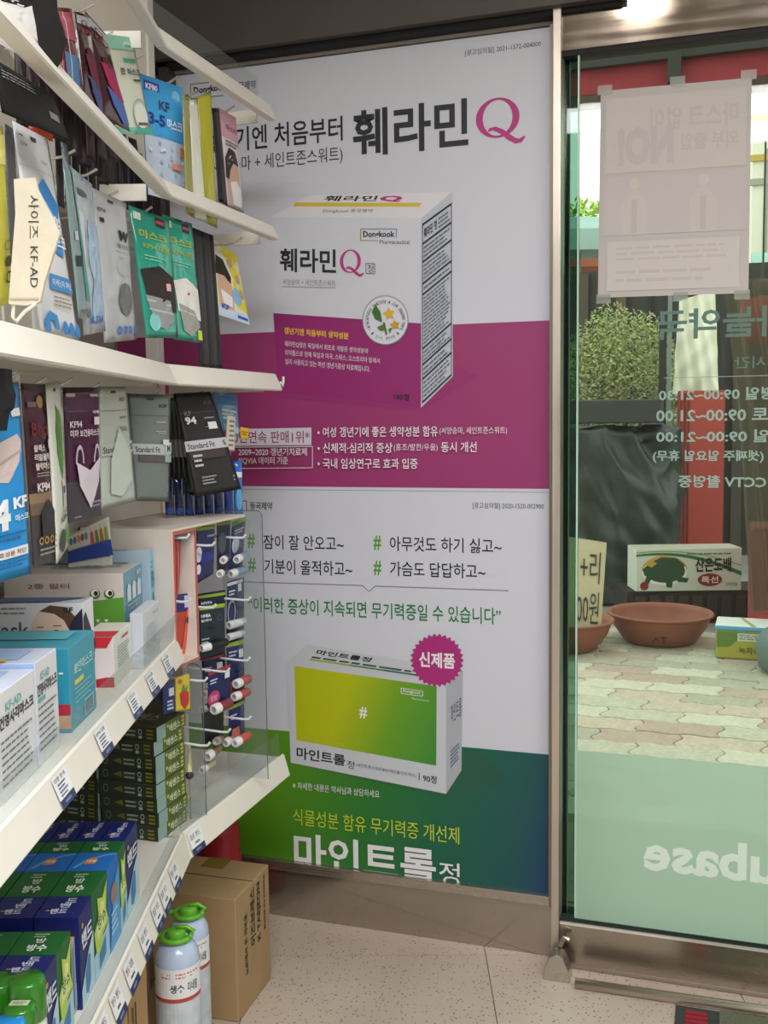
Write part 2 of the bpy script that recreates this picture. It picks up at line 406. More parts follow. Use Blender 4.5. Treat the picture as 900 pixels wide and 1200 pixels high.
def serif_q(pr, box, mat):
    """a high-contrast capital Q in the pixel box x0, y0, x1, y1"""
    x0, y0, x1, y1 = box
    a = wz(x0, y1); b = wz(x1, y0)
    X = lambda u: a[0]+(b[0]-a[0])*u
    Z = lambda v: a[1]+(b[1]-a[1])*v
    pr.fn = fw; N = 40; out = []; inn = []
    for i in range(N):
        t = 2*math.pi*i/N
        out.append((0.44+0.44*math.cos(t), 0.58+0.42*math.sin(t))); inn.append((0.44+0.30*math.cos(t), 0.58+0.375*math.sin(t)))
    d = pr.lift()
    for i in range(N):
        j = (i+1) % N
        pr.mb.face([fw(X(p[0]), Z(p[1]), d) for p in (out[i], out[j], inn[j], inn[i])], mat)
    tail = [(0.24, 0.30), (0.34, 0.33), (0.50, 0.24), (0.64, 0.10), (0.80, 0.0), (0.92, 0.02), (1.0, 0.13), (0.97, 0.15), (0.88, 0.10), (0.80, 0.12), (0.68, 0.22), (0.56, 0.32), (0.40, 0.40), (0.27, 0.38)]
    pr.poly([(X(u), Z(v)) for u, v in tail], mat)
PAPER = M('#cdd1dc', 0.42, 0, 0.01, 3)
MAG = M('#98366f', 0.42); MAGD = M('#93306e', 0.42)
INK = '#22262e'; MAGT = '#b5327f'; WHITE = '#e6e6ea'; GREY = '#8a8e96'; YEL = '#e3b83c'
xr_p = X_MUL0-0.004
z_split = PY(645, 577, Y_P).z
# ---- upper sheet
o_up = Vector(((xl_frame+xr_p)/2, Y_P, z_split))
up = thing('poster', 'upper wall poster, white over magenta, showing a white and magenta pill box', 'poster', o_up)
mb = MB(); mb.box(xl_frame, xr_p, Y_P-0.0005, Y_P+0.001, z_split+0.0005, z_pt, PAPER); mb.build('poster_sheet', parent=up)
pr = Print(fw, 0.0008)
zm0 = PY(632, 572.8, Y_P).z; zm1 = PY(620, 376.5, Y_P).z
pr.rect(xl_frame, zm0, xr_p, zm1, MAG)
pr.rect(xl_frame, z_split+0.001, xr_p, z_split+0.006, PAPER)
wtxt(pr, '[광고심의필] 2021-1572-004000', 545, 62.7, 634, 8, INK)
# logo top left
pline(pr, (223.5, 99), (223.5, 116), 1.2, '#6f8f2c'); pline(pr, (223.5, 99), (270, 94), 1.2, '#6f8f2c'); pline(pr, (223.5, 116), (262, 112), 1.2, '#6f8f2c'); pline(pr, (270, 94), (270, 105), 1.2, '#4a7f9c')
wtxt(pr, 'Dongkook', 227, 107.5, 266, 10, INK, 0.03)
wtxt(pr, '동국제약', 273, 102, 300, 10, INK, 0.02)
wtxt(pr, '갱년기엔 처음부터', 236, 168, 402, 28, '#1f232b', 0.012)
ppoly(pr, [(287+2.2*math.cos(a), 143+2.2*math.sin(a)) for a in [i*0.63 for i in range(10)]], MAGT)
wtxt(pr, '(서양승마 + 세인트존스워트)', 243, 197, 402, 20, '#2c3038')
wtxt(pr, '훼라민', 413.6, 157.5, 549, 55, INK, 0.022)
serif_q(pr, (558, 111, 616, 173), MAGT)
# printed pill box
ppoly(pr, [(318, 462), (330, 466), (494, 481), (560, 440), (536, 430)], MAGD)
BOXW, BOXS = M('#cfd3dd', 0.4), M('#bcc3d0', 0.4)
ppoly(pr, [(317.7, 254.5), (494, 255.8), (530, 225), (362, 229)], M('#dadbe2', 0.4))
ppoly(pr, [(317.7, 254.5), (494, 255.8), (493.5, 380), (320.7, 367)], BOXW)
ppoly(pr, [(320.7, 367), (493.5, 379), (493.5, 478), (326.6, 459)], M('#93286f', 0.4))
ppoly(pr, [(494, 255.8), (530, 225), (531, 441), (493.5, 478)], BOXS)
ppoly(pr, [(347, 237.5), (495, 238), (491, 242.5), (343, 242)], M('#d2bb3a', 0.4))
qtxt(pr, '훼라민', (383, 229.5), (444, 229.5), (441, 236), (379, 236), INK, 0.02)
qtxt(pr, 'Q', (447, 229.5), (474, 229.5), (470, 237), (443, 237), MAGT, 0.05)
qtxt(pr, 'Dongkook 동국제약', (380, 245), (438, 245), (436, 250), (378, 250), '#454a55')
pr.fn = quadsurf(*pq((422.4, 268), (465.4, 268), (465.4, 282.6), (422.4, 282.6)))
pr.rect(0, 0.93, 1, 1, '#5d7f9c').rect(0, 0, 0.03, 1, '#a59a35').rect(0.97, 0.3, 1, 1, '#4d9ac0').rect(0, 0, 0.5, 0.07, '#a59a35')
pr.text('Dongkook', 0.08, 0.16, 0.94, 0.8, INK, 0.03)
qtxt(pr, 'Pharmaceutical', (445.5, 281), (480, 281), (480, 286.5), (445.5, 286), '#3a4048')
qtxt(pr, '훼라민', (328.4, 291), (394.3, 292.5), (394.3, 321), (328.4, 318.5), INK, 0.022)
serif_q(pr, (399, 291.5, 426.5, 326), MAGT)
qtxt(pr, '정', (431, 310.5), (438, 310.8), (438, 319.8), (431, 319.5), INK)
for a, b in (((429.3, 309), (439.6, 309.3)), ((439.6, 309.3), (439.6, 321)), ((439.6, 321), (429.3, 320.7)), ((429.3, 320.7), (429.3, 309))): pline(pr, a, b, 0.7, INK)
qtxt(pr, '서양승마 + 세인트존스워트', (331.7, 327), (393.8, 328.5), (393.8, 335.5), (331.7, 334), GREY)
pline(pr, (331.7, 336), (393.8, 337.3), 0.6, GREY)
qtxt(pr, '갱년기엔 처음부터 생약성분', (333.5, 383.5), (409, 390), (409, 398), (333.5, 391.5), YEL, 0.03)
for s, x0, y0, x1, y1 in (('훼라민Q정은 독일에서 최초로 개발된 생약성분의', 334.3, 399.5, 431.4, 408.3), ('의약품으로 현재 독일과 미국, 스위스, 오스트리아 등에서', 334.5, 409.7, 445.4, 419.7), ('널리 사용되고 있는 여성 갱년기증상 치료제입니다.', 335, 420, 434, 429.3)):
    qtxt(pr, s, (x0, y0), (x1, y1), (x1, y1+6.8), (x0, y0+6.8), WHITE)
qtxt(pr, '180정', (462, 460.5), (480, 462), (480, 470), (462, 468.5), INK, 0.02)
# side text panel of the printed box
pr.fn = quadsurf(*pq((495.3, 262), (529.8, 237), (529.8, 440), (495.3, 473)))
for v in (0.985, 0.88, 0.78, 0.66, 0.60, 0.30, 0.21, 0.13, 0.0): pr.rect(0, v, 1, v+0.012, INK)
pr.rect(0, 0, 0.02, 1, INK).rect(0.98, 0, 1, 1, INK)
pr.text('훼라민 정', 0.06, 0.91, 0.5, 0.965, INK, 0.02)
for k, (a, b) in enumerate(((0.90, 0.97), (0.80, 0.87), (0.68, 0.77), (0.62, 0.65), (0.32, 0.59), (0.225, 0.29), (0.145, 0.2), (0.02, 0.12))):
    pr.lines(0.55 if k == 0 else 0.05, a, 0.96, b, max(1, int((b-a)/0.02)), '#5d6675', 0.4, k)
# emblem with the flower
cx, cy = 452.3, 375.4
ppoly(pr, [(cx+27*math.cos(a*math.pi/20), cy+29*math.sin(a*math.pi/20)) for a in range(40)], M('#8d95a6', 0.4))
ppoly(pr, [(cx+25.8*math.cos(a*math.pi/20), cy+27.8*math.sin(a*math.pi/20)) for a in range(40)], M('#d6d9e2', 0.4))
def arc_text(s, cx, cy, r, a0, a1, h, mat, inward=False):
    n = len(s)
    for i, ch in enumerate(s):
        if ch == ' ': continue
        a = a0+(a1-a0)*i/(n-1); ca, sa = math.cos(a), math.sin(a); wv = h*0.25
        rad = Vector((ca, -sa)); tan = Vector((sa, ca)) if not inward else Vector((-sa, -ca))
        c = Vector((cx, cy))+rad*r; upv = rad if not inward else -rad
        P = lambda u, v: tuple(c+tan*u*wv+upv*v*h/2)
        qtxt(pr, ch, P(-1, 1), P(1, 1), P(1, -1), P(-1, -1), mat)
arc_text('Cimicifugae Rhizoma • St. John’s Wort', cx, cy, 21.5, 3.65, -0.5, 3.8, '#454a55')
arc_text('• 2가지 생약성분 •', cx, cy, 21.5, 3.95, 5.48, 3.8, '#454a55', True)
for ang in range(5):
    a = ang*1.257+0.5
    ppoly(pr, [(457+7.5*math.cos(a), 368-7.5*math.sin(a)), (457+3.5*math.cos(a+0.7), 368-3.5*math.sin(a+0.7)), (457, 368), (457+3.5*math.cos(a-0.7), 368-3.5*math.sin(a-0.7))], '#d9b02c')
    ppoly(pr, [(464+6*math.cos(a), 381-6*math.sin(a)), (464+3*math.cos(a+0.7), 381-3*math.sin(a+0.7)), (464, 381), (464+3*math.cos(a-0.7), 381-3*math.sin(a-0.7))], '#c99d1e')
ppoly(pr, [(441, 357), (447, 366), (449, 378), (441, 374), (437, 366)], '#3c6b2e'); ppoly(pr, [(443, 384), (451, 380), (452, 387), (447, 388)], '#4c7a30')
ppoly(pr, [(450, 378), (452, 378), (455, 392), (453, 392)], '#3c6b2e'); ppoly(pr, [(456, 386), (461, 384), (458, 391)], '#4c7a30')
# claims
pr.fn = quadsurf(*pq((268, 503), (366.3, 501), (366.3, 521.5), (268, 522.5))); pr.rect(0, 0, 1, 1, M('#d0cdd8', 0.4))
wtxt(pr, '10년연속 판매1위*', 271, 512.5, 364, 14, '#8d2a69', 0.01)
for a, b in (((272, 524), (367.5, 523)), ((367.5, 523), (367.5, 548)), ((367.5, 548), (272, 549)), ((272, 549), (272, 524))): pline(pr, a, b, 0.8, WHITE)
wtxt(pr, '2009~2020 갱년기치료제', 281, 529.5, 361, 9, WHITE, 0.01); wtxt(pr, '*IQVIA 데이터 기준', 281, 539.8, 339, 9, WHITE, 0.01)
wtxt(pr, '• 여성 갱년기에 좋은 생약성분 함유', 373.5, 506.5, 514, 12, WHITE, 0.01); wtxt(pr, '(서양승마, 세인트존스워트)', 516, 505.3, 595, 9.5, WHITE)
wtxt(pr, '• 신체적·심리적 증상', 373.5, 525, 461, 12, WHITE, 0.01); wtxt(pr, '(홍조/발한/우울)', 462.5, 524.5, 514, 9.5, WHITE); wtxt(pr, '동시 개선', 518, 523.8, 559.5, 12, WHITE, 0.01)
wtxt(pr, '• 국내 임상연구로 효과 입증', 373.5, 543, 490.5, 12, WHITE, 0.01)
pr.build('poster_print', up)
# ---- lower sheet
o_lo = Vector((0, Y_P, 0)) + Vector(((xl_frame+xr_p)/2, 0, z_sill_top))
lo = thing('poster', 'lower wall poster, white over green, showing a green pill box with a magenta burst', 'poster', o_lo)
mb = MB(); mb.box(xl_frame, xr_p, Y_P-0.0005, Y_P+0.001, z_sill_bot+0.0, z_split-0.0005, PAPER); mb.build('poster_sheet', parent=lo)
pr = Print(fw, 0.0008)
zg = PY(641, 884, Y_P).z
xa, xb = PY(290, 950, Y_P).x-o_lo.x, PY(645, 950, Y_P).x-o_lo.x
GREEN = gradient('green_print', [(0, '#5a9416'), (0.38, '#2a762f'), (0.64, '#146046'), (0.9, '#0f5054'), (1, '#123f66')], (1, 0, -0.22), (xa+0.0, xb-0.02))
pr.rect(xl_frame, z_sill_bot+0.001, xr_p, zg, GREEN)
wtxt(pr, '동국제약', 293, 592.6, 319.4, 9, INK, 0.015); pline(pr, (284, 587), (289, 587), 1, INK); pline(pr, (289, 587), (289, 599), 1, INK)
wtxt(pr, '[광고심의필] 2020-1520-002900', 554, 592.6, 637.4, 8, INK)
GH = '#5c9a2e'
for x, y in ((290, 633.8), (437.8, 636), (291, 662), (438, 665.5)): wtxt(pr, '#', x, y, x+9, 17, GH, 0.02)
wtxt(pr, '잠이 잘 안오고~', 309, 634.8, 403, 17, '#1a1d22', 0.006); wtxt(pr, '아무것도 하기 싫고~', 457, 636.8, 588, 17, '#1a1d22', 0.006)
wtxt(pr, '기분이 울적하고~', 310, 663.3, 413, 17, '#1a1d22', 0.006); wtxt(pr, '가슴도 답답하고~', 457.3, 666, 569, 17, '#1a1d22', 0.006)
for a, b in (((283, 681.5), (425, 686)), ((425, 686), (432.6, 693)), ((432.6, 693), (440, 686.7)), ((440, 686.7), (596, 692))): pline(pr, a, b, 0.8, '#6a6f78')
wtxt(pr, '“이러한 증상이 지속되면 무기력증일 수 있습니다”', 291, 708, 587, 18, '#1f7a42', 0.008)
# printed box 2
ppoly(pr, [(338, 893), (523, 934), (600, 915), (560, 880)], gradient('green_shadow', [(0, '#3c7a12'), (1, '#0e4a50')], (1, 0, 0), (xa, xb)))
ppoly(pr, [(336, 778), (522, 805), (542.7, 785), (360.5, 755)], M('#c3c8ce', 0.4))
ppoly(pr, [(336, 778), (523, 805), (523, 930), (341, 893.5)], M('#c6cbd3', 0.4))
ppoly(pr, [(523, 805), (542.7, 785), (541, 902.6), (523, 930)], M('#a9afb8', 0.4))
xg0 = PY(345, 840, Y_P).x-o_lo.x; xg1 = PY(512, 840, Y_P).x-o_lo.x
ppoly(pr, [(345, 780.3), (512, 804), (511.4, 897), (347.6, 867)], gradient('lime_print', [(0, '#b3bd10'), (0.3, '#6aa022'), (0.65, '#2d8636'), (1, '#13605c')], (1, 0, -0.35), (xg0-0.02, xg1+0.08)))
qtxt(pr, '#', (421.5, 827.5), (430.5, 829), (430.5, 842.5), (421.5, 841), WHITE, 0.02)
pr.fn = quadsurf(*pq((470, 805.5), (496, 809.5), (496, 816), (470, 812.5))); pr.rect(0, 0.9, 1, 1, WHITE).rect(0, 0, 1, 0.1, WHITE).rect(0, 0, 0.03, 1, WHITE).rect(0.97, 0, 1, 1, WHITE).text('Dongkook', 0.1, 0.22, 0.9, 0.78, WHITE, 0.02)
qtxt(pr, 'Pharmaceutical', (483, 817), (503, 820), (503, 822), (483, 819), WHITE)
qtxt(pr, '식물성분 함유 무기력증 개선제', (353, 861.5), (403, 870.5), (403, 875), (353, 866), '#b9c83a')
qtxt(pr, '마인트롤', (348, 874.5), (405, 884.5), (405, 897.5), (348, 888.5), INK, 0.02)
qtxt(pr, '정', (407, 890.5), (415.6, 892), (415.6, 901.5), (407, 900), INK)
qtxt(pr, '(세인트존스워트80%에탄올건조엑스)', (417.5, 893.5), (488, 906.5), (488, 911.5), (417.5, 898.5), '#4a4f58')
qtxt(pr, '|', (491, 905), (492, 905), (492, 914), (491, 914), INK)
qtxt(pr, '90정', (496, 906.5), (512, 909.5), (512, 918.5), (496, 915.5), INK, 0.015)
qtxt(pr, '마인트롤정', (373, 761), (437, 770.5), (434, 776), (370, 766.5), INK, 0.02)
pr.fn = quadsurf(*pq((366, 769.5), (490, 787.5), (488, 791.5), (363, 773))); pr.lines(0, 0.6, 1, 1.3, 1, '#4a4f58', 0.7, 4); pr.rect(0, 0, 0.38, 0.4, '#8fae2c').rect(0.38, 0, 0.7, 0.4, '#3d8f3c').rect(0.7, 0, 1, 0.4, '#17655a')
qtxt(pr, '마인트롤', (529, 826), (541, 816), (541, 838), (529, 848), '#3c4048'); pr.fn = quadsurf(*pq((527.5, 878), (540, 866), (540, 890), (527.5, 904))); pr.lines(0.05, 0.1, 0.95, 0.95, 5, '#666c77', 0.5, 9)
bp = []
for i in range(60):
    r = 31.5 if i % 2 == 0 else 28; a = i*math.pi/30
    bp.append((512.5+r*math.cos(a), 773.5+r*math.sin(a)))
ppoly(pr, bp, M('#a82a78', 0.4))
wtxt(pr, '신제품', 491.5, 772, 533.5, 18, WHITE, 0.03)
wtxt(pr, '※ 자세한 내용은 약사님과 상담하세요', 343.5, 919.5, 445, 8.5, WHITE)
wtxt(pr, '식물성분 함유 무기력증 개선제', 344, 956, 538.5, 19, '#b6cc3c', 0.004)
wtxt(pr, '마인트롤', 345, 996.5, 511, 44, WHITE, 0.022); wtxt(pr, '정', 515, 1021.5, 539, 26, WHITE, 0.004)
pr.build('poster_print', lo)

# ================================================================ the glass door
Y_D = 2.528
zd_b = PY(700, 1136.7, Y_D-0.012).z; zg_b = PY(700, 1086, Y_D-0.012).z
x_e = PY(677.3, 600, Y_D).x
TINT = glassy('door_glass', '#f2f6ec', 0.04, 0.0, '#a8c8b8', 0.01); TINT2 = glassy('side_glass', '#a5c4b3', 0.05, 0.05, '#2c5546', 0.02)
print('DOOR', zd_b, zg_b, z_hd, PY(700,1129,2.563).z, PY(646,1121,2.555).z)
door = bpy.data.objects.new('door_1', None); COL.objects.link(door); door.location = (x_e, Y_D, 0); door['org'] = (x_e, Y_D, 0); door['kind'] = 'structure'
MB().box(x_e, X_DR, Y_D-0.006, Y_D+0.006, zg_b, z_hd-0.004, TINT).build('glass_pane', parent=door)
MB().box(x_e-0.004, x_e, Y_D-0.006, Y_D+0.006, zg_b, z_hd-0.004, M('#b9d8c8', 0.25)).build('glass_edge', parent=door)
rb = MB().box(X_MUL1+0.001, X_DR, Y_D-0.014, Y_D+0.014, zd_b, zg_b-0.004, steel('rail_mirror', '#a89e90', 0.22, (2, 2, 60)))
rb.box(X_MUL1+0.001, X_DR, Y_D-0.017, Y_D+0.014, zg_b-0.004, zg_b+0.002, M('#e8e6e0', 0.3, 0.5)).box(X_MUL1+0.001, X_DR, Y_D-0.011, Y_D+0.012, zg_b+0.002, zg_b+0.012, M('#10201a', 0.5))
rb.box(X_MUL1+0.001, X_DR, Y_D-0.017, Y_D+0.014, zd_b-0.002, zd_b+0.006, M('#a79d97', 0.3, 0.8))
rb.build('bottom_rail', parent=door)
MB().box(X_MUL1+0.001, x_e-0.006, Y_D+0.02, Y_D+0.03, 0.0, z_hd, TINT2).build('side_pane', parent=door)
MB().box(X_DR-0.03, X_DR+0.02, Y_D-0.03, Y_W+0.08, 0, z_hd, STEEL).build('door_jamb', parent=door)
# frosted film on the lower glass
def fd(u, v, d): return Vector((u, Y_D-0.006-d, v))
def dz(px, py): p = PY(px, py, Y_D-0.006); return p.x, p.z
FROST = glassy('frosted_film', '#9ab5a6', 0.02, 0.80, '#c3e0ce', 0.3)
zf = dz(790, 889)[1]
pr = Print(fd, 0.0003); pr.rect(x_e+0.0, zg_b+0.012, X_DR-0.03, zf, FROST); pr.build('frosted_film', door)
def dtxt(pr, s, xl, yl, xr, h, mat, bold=0.0):
    x0, _ = dz(xl, yl); x1 = dz(xr, yl)[0]; za = dz(xl, yl-h/2)[1]; zb = dz(xl, yl+h/2)[1]
    pr.text(s, x0, zb, x1, za, mat, bold, mirror=True)
pr = Print(fd, 0.0004); LT = M('#90aba0', 0.6); LTD = M('#55766c', 0.6)
dtxt(pr, '하늘약국', 769, 381, 926, 35, LTD, 0.02)
dtxt(pr, '영업시간', 861, 425, 936, 14, LTD, 0.01)
A, B = dz(778, 443), dz(960, 441); pr.rect(A[0], A[1]-0.0008, B[0], A[1]+0.0008, LT)
for s, xl, yl, xr in (('평일 09:00~21:30', 772, 463, 908), ('토 09:00~21:00', 769, 487, 900), ('일 09:00~21:00', 769, 511.5, 901), ('(셋째주 일요일 휴무)', 765, 535, 895), ('CCTV 촬영중', 795, 564, 898)):
    dtxt(pr, s, xl, yl, xr, 14.5, LT, 0.022)
pr.build('door_lettering', door)
pr = Print(fd, 0.0009); dtxt(pr, 'ubase', 754, 997, 911, 44, M('#dcefe2', 0.5), 0.03); pr.build('film_lettering', door)
# the paper notice taped behind the pane, seen from its back
Yn = Y_D-0.007
pts = [PY(704, 107, Yn), PY(881, 91, Yn), PY(877, 343.5, Yn), PY(700.7, 349, Yn)]
nf = quadsurf(*pts)
nb = thing('paper_notice', 'large pale paper notice taped to the glass door, seen from behind', 'notice', (pts[3]+pts[2])/2)
def paper_back():
    m = bpy.data.materials.new('paper_back'); m.use_nodes = True; t = m.node_tree; t.nodes.clear()
    o = t.nodes.new('ShaderNodeOutputMaterial'); d = t.nodes.new('ShaderNodeBsdfDiffuse'); d.inputs[0].default_value = lin('#c4c0c0')
    tl = t.nodes.new('ShaderNodeBsdfTranslucent'); tl.inputs[0].default_value = lin('#b5a8a4'); mx = t.nodes.new('ShaderNodeMixShader'); mx.inputs[0].default_value = 0.22
    t.links.new(d.outputs[0], mx.inputs[1]); t.links.new(tl.outputs[0], mx.inputs[2]); t.links.new(mx.outputs[0], o.inputs[0]); return m
PB = paper_back()
MB().grid(lambda a, b: nf(a, b, 0.0004+0.001*math.sin(a*5+b*3)**2), 6, 8, PB).build('paper_sheet', parent=nb)
pr = Print(lambda u, v, d: nf(u, v, 0.0016+d), 0.0002)
c1, c2, c3 = M('#bcb6b6', 0.8), M('#c6c0ba', 0.8), M('#b9b3b2', 0.8)
pr.rect(0.04, 0.60, 0.97, 0.96, M('#c3beba', 0.8), 4, 4)
pr.text('마스크 없이', 0.34, 0.79, 0.92, 0.90, c1, 0.03, mirror=True); pr.text('외부 출입', 0.55, 0.69, 0.92, 0.77, c1, 0.03, mirror=True); pr.text('NO!', 0.12, 0.63, 0.50, 0.82, c1, 0.06, mirror=True)
pr.rect(0.03, 0.30, 0.97, 0.585, M('#bfb9b9', 0.8), 4, 4)
for x in (0.24, 0.70):
    pr.ell(x, 0.545, 0.035, 0.028, c2); pr.poly([(x-0.09, 0.30), (x-0.09, 0.45), (x-0.03, 0.51), (x+0.03, 0.51), (x+0.09, 0.45), (x+0.09, 0.30)], M('#c2bdbb', 0.8)); pr.rect(x-0.02, 0.31, x+0.02, 0.47, c3)
pr.ell(0.45, 0.42, 0.05, 0.03, M('#c2b7b5', 0.8))
pr.rect(0.06, 0.03, 0.94, 0.27, M('#c5c1be', 0.8), 4, 3); pr.lines(0.12, 0.17, 0.88, 0.25, 3, c1, 0.4, 3); pr.lines(0.12, 0.06, 0.88, 0.14, 2, c1, 0.4, 5)
pr.build('notice_print', nb)
TAPE = glassy('clear_tape', '#e2e8e4', 0.05, 0.35, '#dfe4e0', 0.1)
for u, v in ((0.03, 1.0), (0.52, 1.01), (0.98, 1.01), (0.04, -0.01), (0.56, -0.01), (0.96, -0.01)):
    MB().face([nf(u-0.05, v-0.02, 0.004), nf(u+0.05, v-0.02, 0.004), nf(u+0.05, v+0.025, 0.004), nf(u-0.05, v+0.025, 0.004)], TAPE).build('tape', parent=nb)
# floor guide, foot block
ra = PH(674, 1152, 0.012); rb_ = PH(900, 1185, 0.012); rd_ = (rb_-ra).normalized()
rl = MB(); rl.tube([ra, ra+rd_*1.3], 0.0125, steel('tube_steel', '#d3cabd', 0.32), 14)
tag(rl.build('guide_rail', origin=Vector((ra.x, ra.y, 0)), smooth=True), 'stainless guide rail lying on the floor along the glass door', 'rail')
fb = PH(655, 1146, 0); ft = thing('door_stopper', 'small stainless tapered foot block at the corner of the door frame', 'door stop', fb)
def fp(dx, dy, z): return Vector((fb.x+dx, fb.y+dy, z))
mb = MB(); prof = [(-0.036, 0), (0.030, 0), (0.026, 0.03), (0.012, 0.062), (-0.004, 0.070), (-0.020, 0.062), (-0.033, 0.03)]
mb.prism([fp(x, -0.02, z) for x, z in prof], Vector((0, 0, 0)), Vector((0, 0.045, 0)), steel('cast_steel', '#c4beb4', 0.22)); mb.build('foot_block', parent=ft, bevel=0.002)
mb = MB(); mb.tube([fp(-0.002, 0.02, 0.072), fp(0.008, 0.03, 0.09), fp(0.02, 0.032, 0.086)], 0.007, STEEL, 8); mb.build('pivot_arm', parent=ft)
# entrance mat with red panel
a = PH(792, 1180, 0); mt = thing('entrance_mat', 'olive entrance mat with dark border and a red corner patch in front of the door', 'mat', Vector((a.x+0.5, a.y-0.35, 0)))
MB().box(a.x, a.x+1.1, a.y-0.75, a.y, 0, 0.006, M('#36393a', 0.8, 0, 0.1, 60)).build('mat_border', parent=mt)
xb_ = PH(843, 1190, 0.006).x; rx0, rx1 = PH(803, 1190, 0.006).x, PH(829, 1190, 0.006).x
MB().box(xb_, a.x+1.07, a.y-0.72, a.y-0.0, 0.006, 0.010, M('#5f6350', 0.95, 0, 0.25, 200, 0.4)).build('mat_field', parent=mt)
mb = MB()
for k in range(12): mb.box(rx0, rx1, a.y-0.035-k*0.018, a.y-0.022-k*0.018, 0.006, 0.010, M('#8e1f2b', 0.9))
mb.build('red_patch', parent=mt)
# round ceiling lamp whose mirror image shows in the header above the door
hp = PY(752, 6, 2.515); d = (hp-EYE).normalized(); r2 = Vector((d.x, -d.y, d.z)); t_ = (CEIL-0.02-hp.z)/r2.z; lp = hp+r2*t_
lamp = thing('ceiling_lamp', 'round white downlight in the ceiling in front of the door', 'lamp', lp)
MB().lathe(lp, [(0.0, 0), (0.085, 0)], M('#fff6ea', 0.5, emit=30.0), 28).build('diffuser', parent=lamp)
MB().lathe(lp, [(0.087, 0.018), (0.098, 0.016), (0.098, -0.006), (0.087, -0.006), (0.087, 0.004)], '#e8e6e2', 28).build('lamp_ring', parent=lamp)

# ================================================================ outside the door
GZ = 0.12
ext = MB(); ext.box(-14, 16, 5.9, 40, GZ-0.2, GZ-0.02, M('#8d8a82', 0.9, 0, 0.15, 3)); struct(ext, 'street')
side = struct(MB().box(-6, 8, Y_W+0.12, 5.9, GZ-0.2, GZ-0.025, M('#86836f', 0.95, 0, 0.2, 30)), 'sidewalk')
# interlocking wavy pavers, each its own stone
PM = [M(c, 0.85, 0, 0.12, 45, 0.5) for c in ('#b6b4a2', '#bbae9d', '#ad9c8e', '#c2c0ad', '#a6a593')]
PW_, PD_ = 0.32, 0.160
def paver_mesh(m, k):
    rnd = random.Random(k); top = []
    def side_(a, b, amp, n, ph):
        a, b = Vector(a), Vector(b); t = (b-a); nn = Vector((-t.y, t.x)).normalized()
        return [a+t*(i/n)+nn*amp*math.sin(2*math.pi*i/n*ph) for i in range(n)]
    g = 0.0015; w, d = PW_/2-g, PD_/2-g
    for s in (side_((-w, -d), (w, -d), 0.009, 12, 2), side_((w, -d), (w, d), 0.016, 8, 1), side_((w, d), (-w, d), 0.009, 12, 2), side_((-w, d), (-w, -d), 0.016, 8, 1)): top += s
    n = len(top); v = [(p.x, p.y, 0) for p in top]+[(p.x*0.985, p.y*0.972, 0.006) for p in top]+[(p.x, p.y, -0.03) for p in top]
    f = [tuple(range(n, 2*n))]+[(i, (i+1) % n, n+(i+1) % n, n+i) for i in range(n)]+[(2*n+i, 2*n+(i+1) % n, (i+1) % n, i) for i in range(n)]
    me = bpy.data.meshes.new('paver'); me.from_pydata(v, [], f); me.materials.append(m); return me
pmesh = [paver_mesh(m, i) for i, m in enumerate(PM)]
rnd = random.Random(3); spots = []
for j in range(0, 19):
    y = Y_W+0.75+j*PD_
    for i in range(-9, 18):
        x = -1.1+i*PW_+(j % 2)*PW_/2
        seen = -0.17*y-0.10 < x < 0.10*y+0.45
        spots.append((0 if seen else 1, abs(x), x, y))
spots.sort(); rest = MB(); rest.mats = PM
for n_, (_, _, x, y) in enumerate(spots):
    k_ = rnd.randrange(5); z_ = GZ-0.006+rnd.uniform(-0.0025, 0.0025)
    if n_ < 296:
        o = bpy.data.objects.new('paver', pmesh[k_]); COL.objects.link(o)
        o.location = (x, y, z_); o.rotation_euler = (rnd.uniform(-.006, .006), rnd.uniform(-.006, .006), rnd.uniform(-.02, .02)); o.parent = side
    else:
        b_ = len(rest.v); rest.v += [v.co+Vector((x, y, z_)) for v in pmesh[k_].vertices]
        for p in pmesh[k_].polygons: rest.f.append(tuple(b_+q for q in p.vertices)); rest.m.append(k_)
rest.build('paver_field', parent=side, origin=Vector((0, 0, 0)), kind='stuff')
step = MB().box(-1.5, 3, Y_W+0.10, Y_W+0.66, -0.2, GZ-0.03, M('#8f8d86', 0.7, 0, 0.1, 20)); struct(step, 'door_step')

def draped(name, label, cat, c, wx, wy, h, mat, amp=0.03, seed=0, freq=4.0, flare=0.1, nu=150, nv=60, group=None):
    """cloth or plastic hanging over a box-like heap, from the top edge to the ground"""
    c = Vector(c)
    def fn(u, v):
        a = 2*math.pi*u; e = 4.0
        ca, sa = math.cos(a), math.sin(a); k = (abs(ca)**e+abs(sa)**e)**(-1/e)
        if v > 0.75: r = 1-(v-0.75)/0.25; z = h+0.02*math.sin(5*a)*r
        else: r = 1+flare*(1-v/0.75); z = h*(v/0.75)
        if 0.7 < v < 0.8: z -= 0.01
        p = Vector((ca*k*wx*r, sa*k*wy*r, z)); q_ = (p.x+p.z*0.6)*freq; n = noise.noise(Vector((q_+seed, p.y*freq, p.z*freq*0.3)))+0.5*(1-2*abs(noise.noise(Vector((q_*1.8, p.y*freq*2+seed, p.z*freq*0.8)))))+0.3*noise.noise(Vector((q_*5, p.y*9, p.z*6)))
        return c+p+Vector((ca, sa, 0.35 if v > 0.7 else 0))*n*amp*(1 if r > 0.05 else 0)
    mb = MB(); mb.grid(fn, nu, nv, mat); o = mb.build(name, origin=c, smooth=True)
    return tag(o, label, cat, group)
